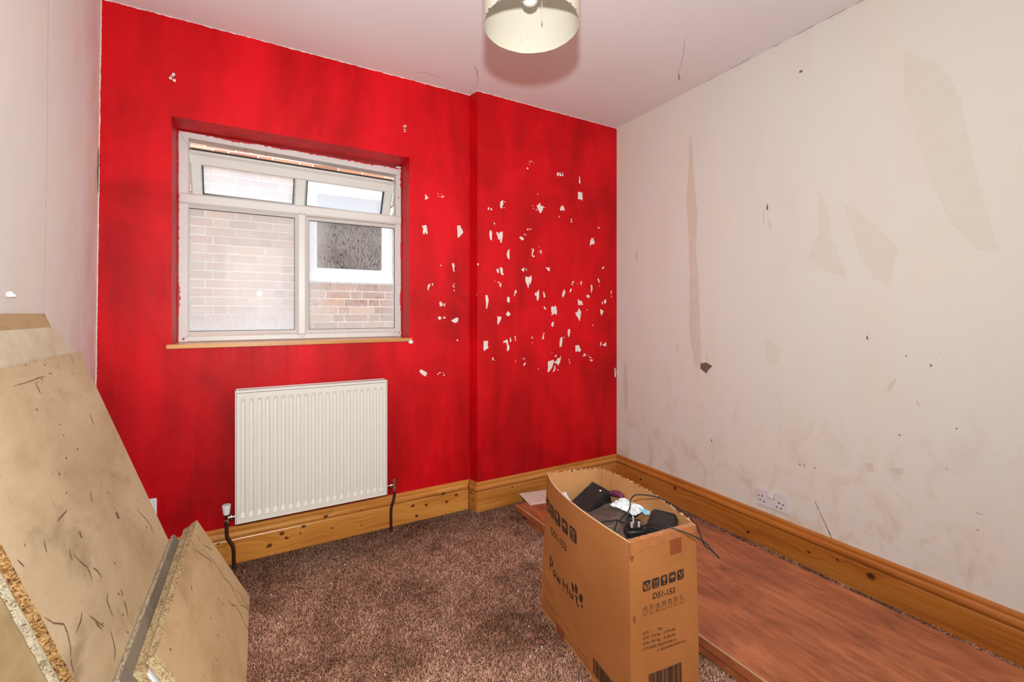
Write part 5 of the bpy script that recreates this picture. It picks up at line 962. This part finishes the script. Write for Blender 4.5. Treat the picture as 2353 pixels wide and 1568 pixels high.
for s_, p0_, p1_, h_ in (('QTY:   1      PCS', (.0423, .2407), (.1130, .2335), .0072), ('N.W.: 12.4 kg    27.34 LBS', (.0421, .2275), (.1592, .2165), .0072), ('G.W.: 14.1 kg    31.08 LBS', (.0419, .2128), (.1592, .2015), .0072), ('CTN SIZE: 55x25.5x58 cm', (.0416, .1980), (.1620, .1868), .0072), ('21.65x10.04x22.83 inch', (.0915, .1795), (.1975, .1710), .0066)):
    b = MB(); textmesh(b, s_, mapB, p0_, p1_, h_, .006); b.build('printed_text', M['ink'], PB)
barcode(PB, mapB, .0612, .1800, .0640, .1284, 9, -.078)
b = MB(); rect(b, mapB, .1480, .1900, .4330, .4985, .0020, nx=2, ny=3); b.build('tape_strip', M['tape'], PB)
b = MB(); n = 40; vs = []
for j in range(5):
    for i in range(n+1):
        x = .002+.246*i/n; jj = j/4; y = .5035-jj*(.026+.010*mnoise.noise(Vector((i*.3, 0, 5)))+.012*(1-i/n)**3)
        vs.append(mapB(x, min(y, .5), .0028+.0016*mnoise.noise(Vector((i*.7, j*1.3, 2)))))
for i in range(n+1): vs.append(mapB(.002+.246*i/n, .5, -.012+.002*mnoise.noise(Vector((i*.5, 1, 9))))+Vector((0, 0, .003)))
b.add(vs, [(j*(n+1)+i, j*(n+1)+i+1, (j+1)*(n+1)+i+1, (j+1)*(n+1)+i) for j in range(4) for i in range(n)]+[(i, 5*(n+1)+i, 5*(n+1)+i+1, i+1) for i in range(n)])
b.build('wrinkled_tape', M['tape2'], PB, smooth=True)
for q_ in ((.014, .292, .0042, .0100, .1), (.008, .462, .0060, .0140, 0)):
    b = MB(); oval(b, mapB, *q_); b.build('grease_spot', M['tape'], PB)

# ------------------------------------------------------------------ what the carton holds
def leather(name, c0, c1):
    t = NT(name); a = t.noise(scale=9, detail=5, dist=1.0); g = t.noise(scale=120, detail=3)
    c = t.mix(t.ramp(a, [(0.3, 0.0), (0.7, 1.0)]), c0, c1); dust = t.ramp(t.noise(scale=30, detail=6, rough=0.7), [(0.55, 0.0), (0.8, 1.0)])
    c = t.mix(t.math('MULTIPLY', dust, 0.3), c, (0.22, 0.18, 0.15)); t.set(color=c, rough=0.55, spec=0.4); t.bump(t.math('ADD', a, t.math('MULTIPLY', g, .2)), .4, .006); return t.m
mL = leather('brown_leather', (0.065, 0.042, 0.032), (0.15, 0.105, 0.085)); mK = leather('dusty_black', (0.006, 0.006, 0.006), (0.016, 0.015, 0.014))
# soft dark bag: its folded top fills most of the box
bag = empty('dark_bag', (1.05, 1.13, .012), 'dark brown folded leather bag lying among the things in the cardboard box', 'bag')
X0, X1b, Y0b, Y1b = .915, 1.178, .915, 1.365; nx, nyy = 44, 60
def bagz(u, v):
    z = .400+.014*(u-.3)+.008*v
    z += .012*mnoise.noise(Vector((u*2.2, v*3, 1)))+.004*mnoise.noise(Vector((u*7, v*9, 2)))
    for (c, dd, k) in ((.34+.25*u, .022, .012), (.66-.18*u, .018, .010), (.52+.30*(u-.5), .012, .006)): z -= k*math.exp(-((v-c)/dd)**2)
    z += .010*(1/(1+math.exp(-(v-.36-.25*u)*60)))-.008*(1/(1+math.exp(-(v-.66+.18*u)*60)))
    e = min(u, 1-u, v, 1-v); return z-.05*max(0, 1-e/.07)**2
def panel_x(y, w, side):
    best = min((abs((SA if side == 0 else SC_)(k/40, w).y-y), (SA if side == 0 else SC_)(k/40, w).x) for k in range(41)); return best[1]
XLv = [max(panel_x(Y0b+(Y1b-Y0b)*j/60, w_, 0) for w_ in (.5, .8))+.014 for j in range(61)]
XRv = [min(panel_x(Y0b+(Y1b-Y0b)*j/60, w_, 1) for w_ in (.5, .8))-.014 for j in range(61)]
def bagxy(u, v):
    q = v*60; a = min(59, int(q)); t = q-a; xl = XLv[a]*(1-t)+XLv[a+1]*t; xr = XRv[a]*(1-t)+XRv[a+1]*t
    return xl+(xr-xl)*u, Y0b+(Y1b-Y0b)*v
b = MB(); vs = []
for j in range(nyy+1):
    for i in range(nx+1):
        u, v = i/nx, j/nyy; x, y = bagxy(u, v); vs.append((x, y, bagz(u, v)))
b.add(vs, [(j*(nx+1)+i, j*(nx+1)+i+1, (j+1)*(nx+1)+i+1, (j+1)*(nx+1)+i) for j in range(nyy) for i in range(nx)])
ring = [i for i in range(nx+1)]+[j*(nx+1)+nx for j in range(1, nyy+1)]+[nyy*(nx+1)+i for i in range(nx-1, -1, -1)]+[j*(nx+1) for j in range(nyy-1, 0, -1)]
cxb, cyb = 1.04, 1.14; low = [(cxb+(vs[i][0]-cxb)*.72, cyb+(vs[i][1]-cyb)*.92, .014) for i in ring]; nb = len(b.v); b.v += low; nr2 = len(ring)
b.f += [(ring[k], nb+k, nb+(k+1) % nr2, ring[(k+1) % nr2]) for k in range(nr2)]+[tuple(nb+k for k in range(nr2))]; b.m += [0]*(nr2+1)
b.build('bag_body', mL, bag, smooth=True)
b = MB()
for pts in ([(.10, .30), (.35, .42), (.60, .52), (.9, .60)], [(.05, .52), (.35, .58), (.7, .50), (.95, .47)]):
    q = []
    for p in subdiv([(u, v, 0) for u, v in pts], 6): x, y = bagxy(p.x, p.y); q.append((x, y, bagz(p.x, p.y)+.0035))
    b.tube(smooth_path(q, 2), .0022, 8)
b.build('piping', M['black'], bag, smooth=True)
b = MB()
for (u, v) in ((.30, .44), (.33, .46), (.42, .50), (.12, .28), (.45, .18)):
    x, y = bagxy(u, v); z = bagz(u, v)
    for k in range(3): b.bbox(x-.006+k*.007, x-.001+k*.007, y-.0025, y+.0025, z+.0005, z+.0035, .0006, seg=1)
tag(b.build('metal_studs', M['chrome'], bag), kind='stuff')
def orient(c, ax, ay, az=None):
    ax = Vector(ax).normalized(); ay = Vector(ay); ay = (ay-ax*ay.dot(ax)).normalized(); az = ax.cross(ay)
    m = Matrix((ax, ay, az)).transposed().to_4x4(); return Matrix.Translation(c) @ m
# black slab-like unit at the back
pa, pb, pd = Vector((1.139, 1.372, .470)), Vector((1.176, 1.293, .470)), Vector((1.020, 1.360, .415))
ax, ay = (pd-pa), (pb-pa)
Mx = orient(pa, ax, ay); lx, ly_ = ax.length*1.02, ay.length
e = empty('black_device', (1.09, 1.32, .40), 'black rectangular plastic unit tilted up at the far end inside the cardboard box', 'device')
b = MB(); sg = 1 if (Mx.to_3x3() @ Vector((0, 0, 1))).z < 0 else -1
z_a, z_b = (0, .062) if sg == 1 else (-.062, 0)
b.bbox(0, lx, 0, ly_, z_a, z_b, .004, M=Mx); b.build('casing', mK, e, smooth=True)
b = MB(); b.bbox(.018, .024, .055, .062, z_a-.0006, z_b+.0006, .0003, M=Mx, seg=1); b.build('small_label', M['whiteplastic'], e)
# black power unit at the near right
c_ = Vector((1.098, .985, .456)); Mx = orient(c_, (.80, .50, .10), (-.5, .85, .05))
e = empty('power_unit', c_, 'black boxy power unit resting at the near right corner inside the cardboard box', 'device')
b = MB(); b.bbox(-.062, .062, -.042, .042, -.030, .026, .006, M=Mx); b.build('casing', mK, e, smooth=True)
b = MB(); b.bbox(-.040, .040, -.030, .030, .0255, .0268, .0005, M=Mx, seg=1); b.build('rating_plate', M['black'], e)
# three-pin plug lying on its back with its cable
c_ = Vector((1.008, 1.014, .462)); e = empty('plug_adapter', c_, 'black three-pin plug lying pins-up on the bag in the cardboard box', 'plug')
Mx = orient(c_, (.86, -.45, .05), (.45, .86, .15)); b = MB(); b.bbox(-.030, .030, -.024, .024, -.022, .010, .008, M=Mx, seg=3); b.bbox(-.020, .020, -.018, .018, .008, .014, .003, M=Mx); b.build('plug_body', M['black'], e, smooth=True)
for (x, y, hx, hy, L) in ((0, .012, .002, .004, .022), (-.011, -.010, .0032, .002, .017), (.011, -.010, .0032, .002, .017)):
    b = MB(); b.box(x-hx, x+hx, y-hy, y+hy, .013, .013+L, M=Mx); b.build('pin', M['pinmetal'], e)
b = MB(); cab = smooth_path([(1.002, 1.040, .455), (1.012, 1.052, .485), (1.034, 1.060, .505), (1.059, 1.080, .520), (1.090, 1.082, .528), (1.143, 1.05, .522), (1.186, 1.05, .500), (1.186, 1.0, .494), (1.176, .95, .488), (1.150, .90, .489), (1.128, .872, .484), (1.110, .84, .464), (1.112, .82, .458), (1.1235, .808, .4445), (1.1235, .806, .4425), (1.112, .815, .458), (1.095, .832, .482), (1.061, .850, .503), (1.028, .888, .515), (1.020, .915, .514), (1.012, .955, .500), (1.012, .99, .478)], 7)
b.tube(cab, .0021, 8); b.build('cable', M['black'], e, smooth=True)
# crumpled tissue, thin blue film, purple tube, plastic scrap
def crumple(name, label, cat, pts, thick, mat, seed, amp=.01, n=16, fr=5):
    A_, B_, C_, D_ = [Vector(p) for p in pts]; b = MB(); vs = []
    for s_ in (1, -1):
        for j in range(n+1):
            for i in range(n+1):
                u, v = i/n, j/n; p = (A_*(1-u)+B_*u)*(1-v)+(D_*(1-u)+C_*u)*v; e_ = min(u, 1-u, v, 1-v)*2
                k = abs(mnoise.noise(Vector((u*fr+seed, v*fr, seed))))*2-.4
                p.z += s_*thick/2*min(1, e_*3)+amp*k*min(1, e_*4+.35)
                p.x += .006*mnoise.noise(Vector((u*7, v*7, seed+3))); p.y += .006*mnoise.noise(Vector((u*7, v*7, seed+5))); vs.append(p)
    N2 = (n+1)**2; fs = [(j*(n+1)+i, j*(n+1)+i+1, (j+1)*(n+1)+i+1, (j+1)*(n+1)+i) for j in range(n) for i in range(n)]
    b.add(vs, fs+[tuple(N2+q for q in f[::-1]) for f in fs]); o = b.build(name, mat, base=(A_+C_)/2, smooth=True); tag(o, label, cat); return o
crumple('crumpled_tissue', 'crumpled white tissue lying along the right side inside the cardboard box', 'tissue', [(1.125, 1.255, .425), (1.195, 1.265, .430), (1.205, 1.150, .430), (1.140, 1.140, .425)], .020, plain('tissue', (0.78, 0.84, 0.86), .8, var=.05), 3, .010, 26, 3.2)
crumple('blue_film', 'small strip of pale blue film beside the crumpled white tissue', 'film', [(1.178, 1.165, .431), (1.208, 1.170, .430), (1.196, 1.118, .428), (1.168, 1.122, .428)], .006, plain('blue_film', (0.30, 0.62, 0.80), .5), 6, .006, 8, 4)
crumple('plastic_scrap', 'crumpled clear-white plastic scrap in the far left corner inside the cardboard box', 'wrapper', [(.985, 1.40, .405), (1.04, 1.425, .43), (1.035, 1.375, .418), (.985, 1.365, .395)], .010, plain('plastic', (0.74, 0.70, 0.72), .2), 9, .014, 14, 3)
b = MB(); b.tube(smooth_path([(1.182, 1.335, .425), (1.189, 1.308, .434), (1.191, 1.280, .440), (1.187, 1.252, .436)], 4), [.009]*4+[.012]*4+[.011]*4+[.007], 16); pt_ = b.build('purple_tube', plain('purple_plastic', (0.16, 0.03, 0.07), .35), base=(1.19, 1.29, .43), smooth=True); tag(pt_, 'dark purple plastic tube tucked behind the tissue in the cardboard box', 'tube')
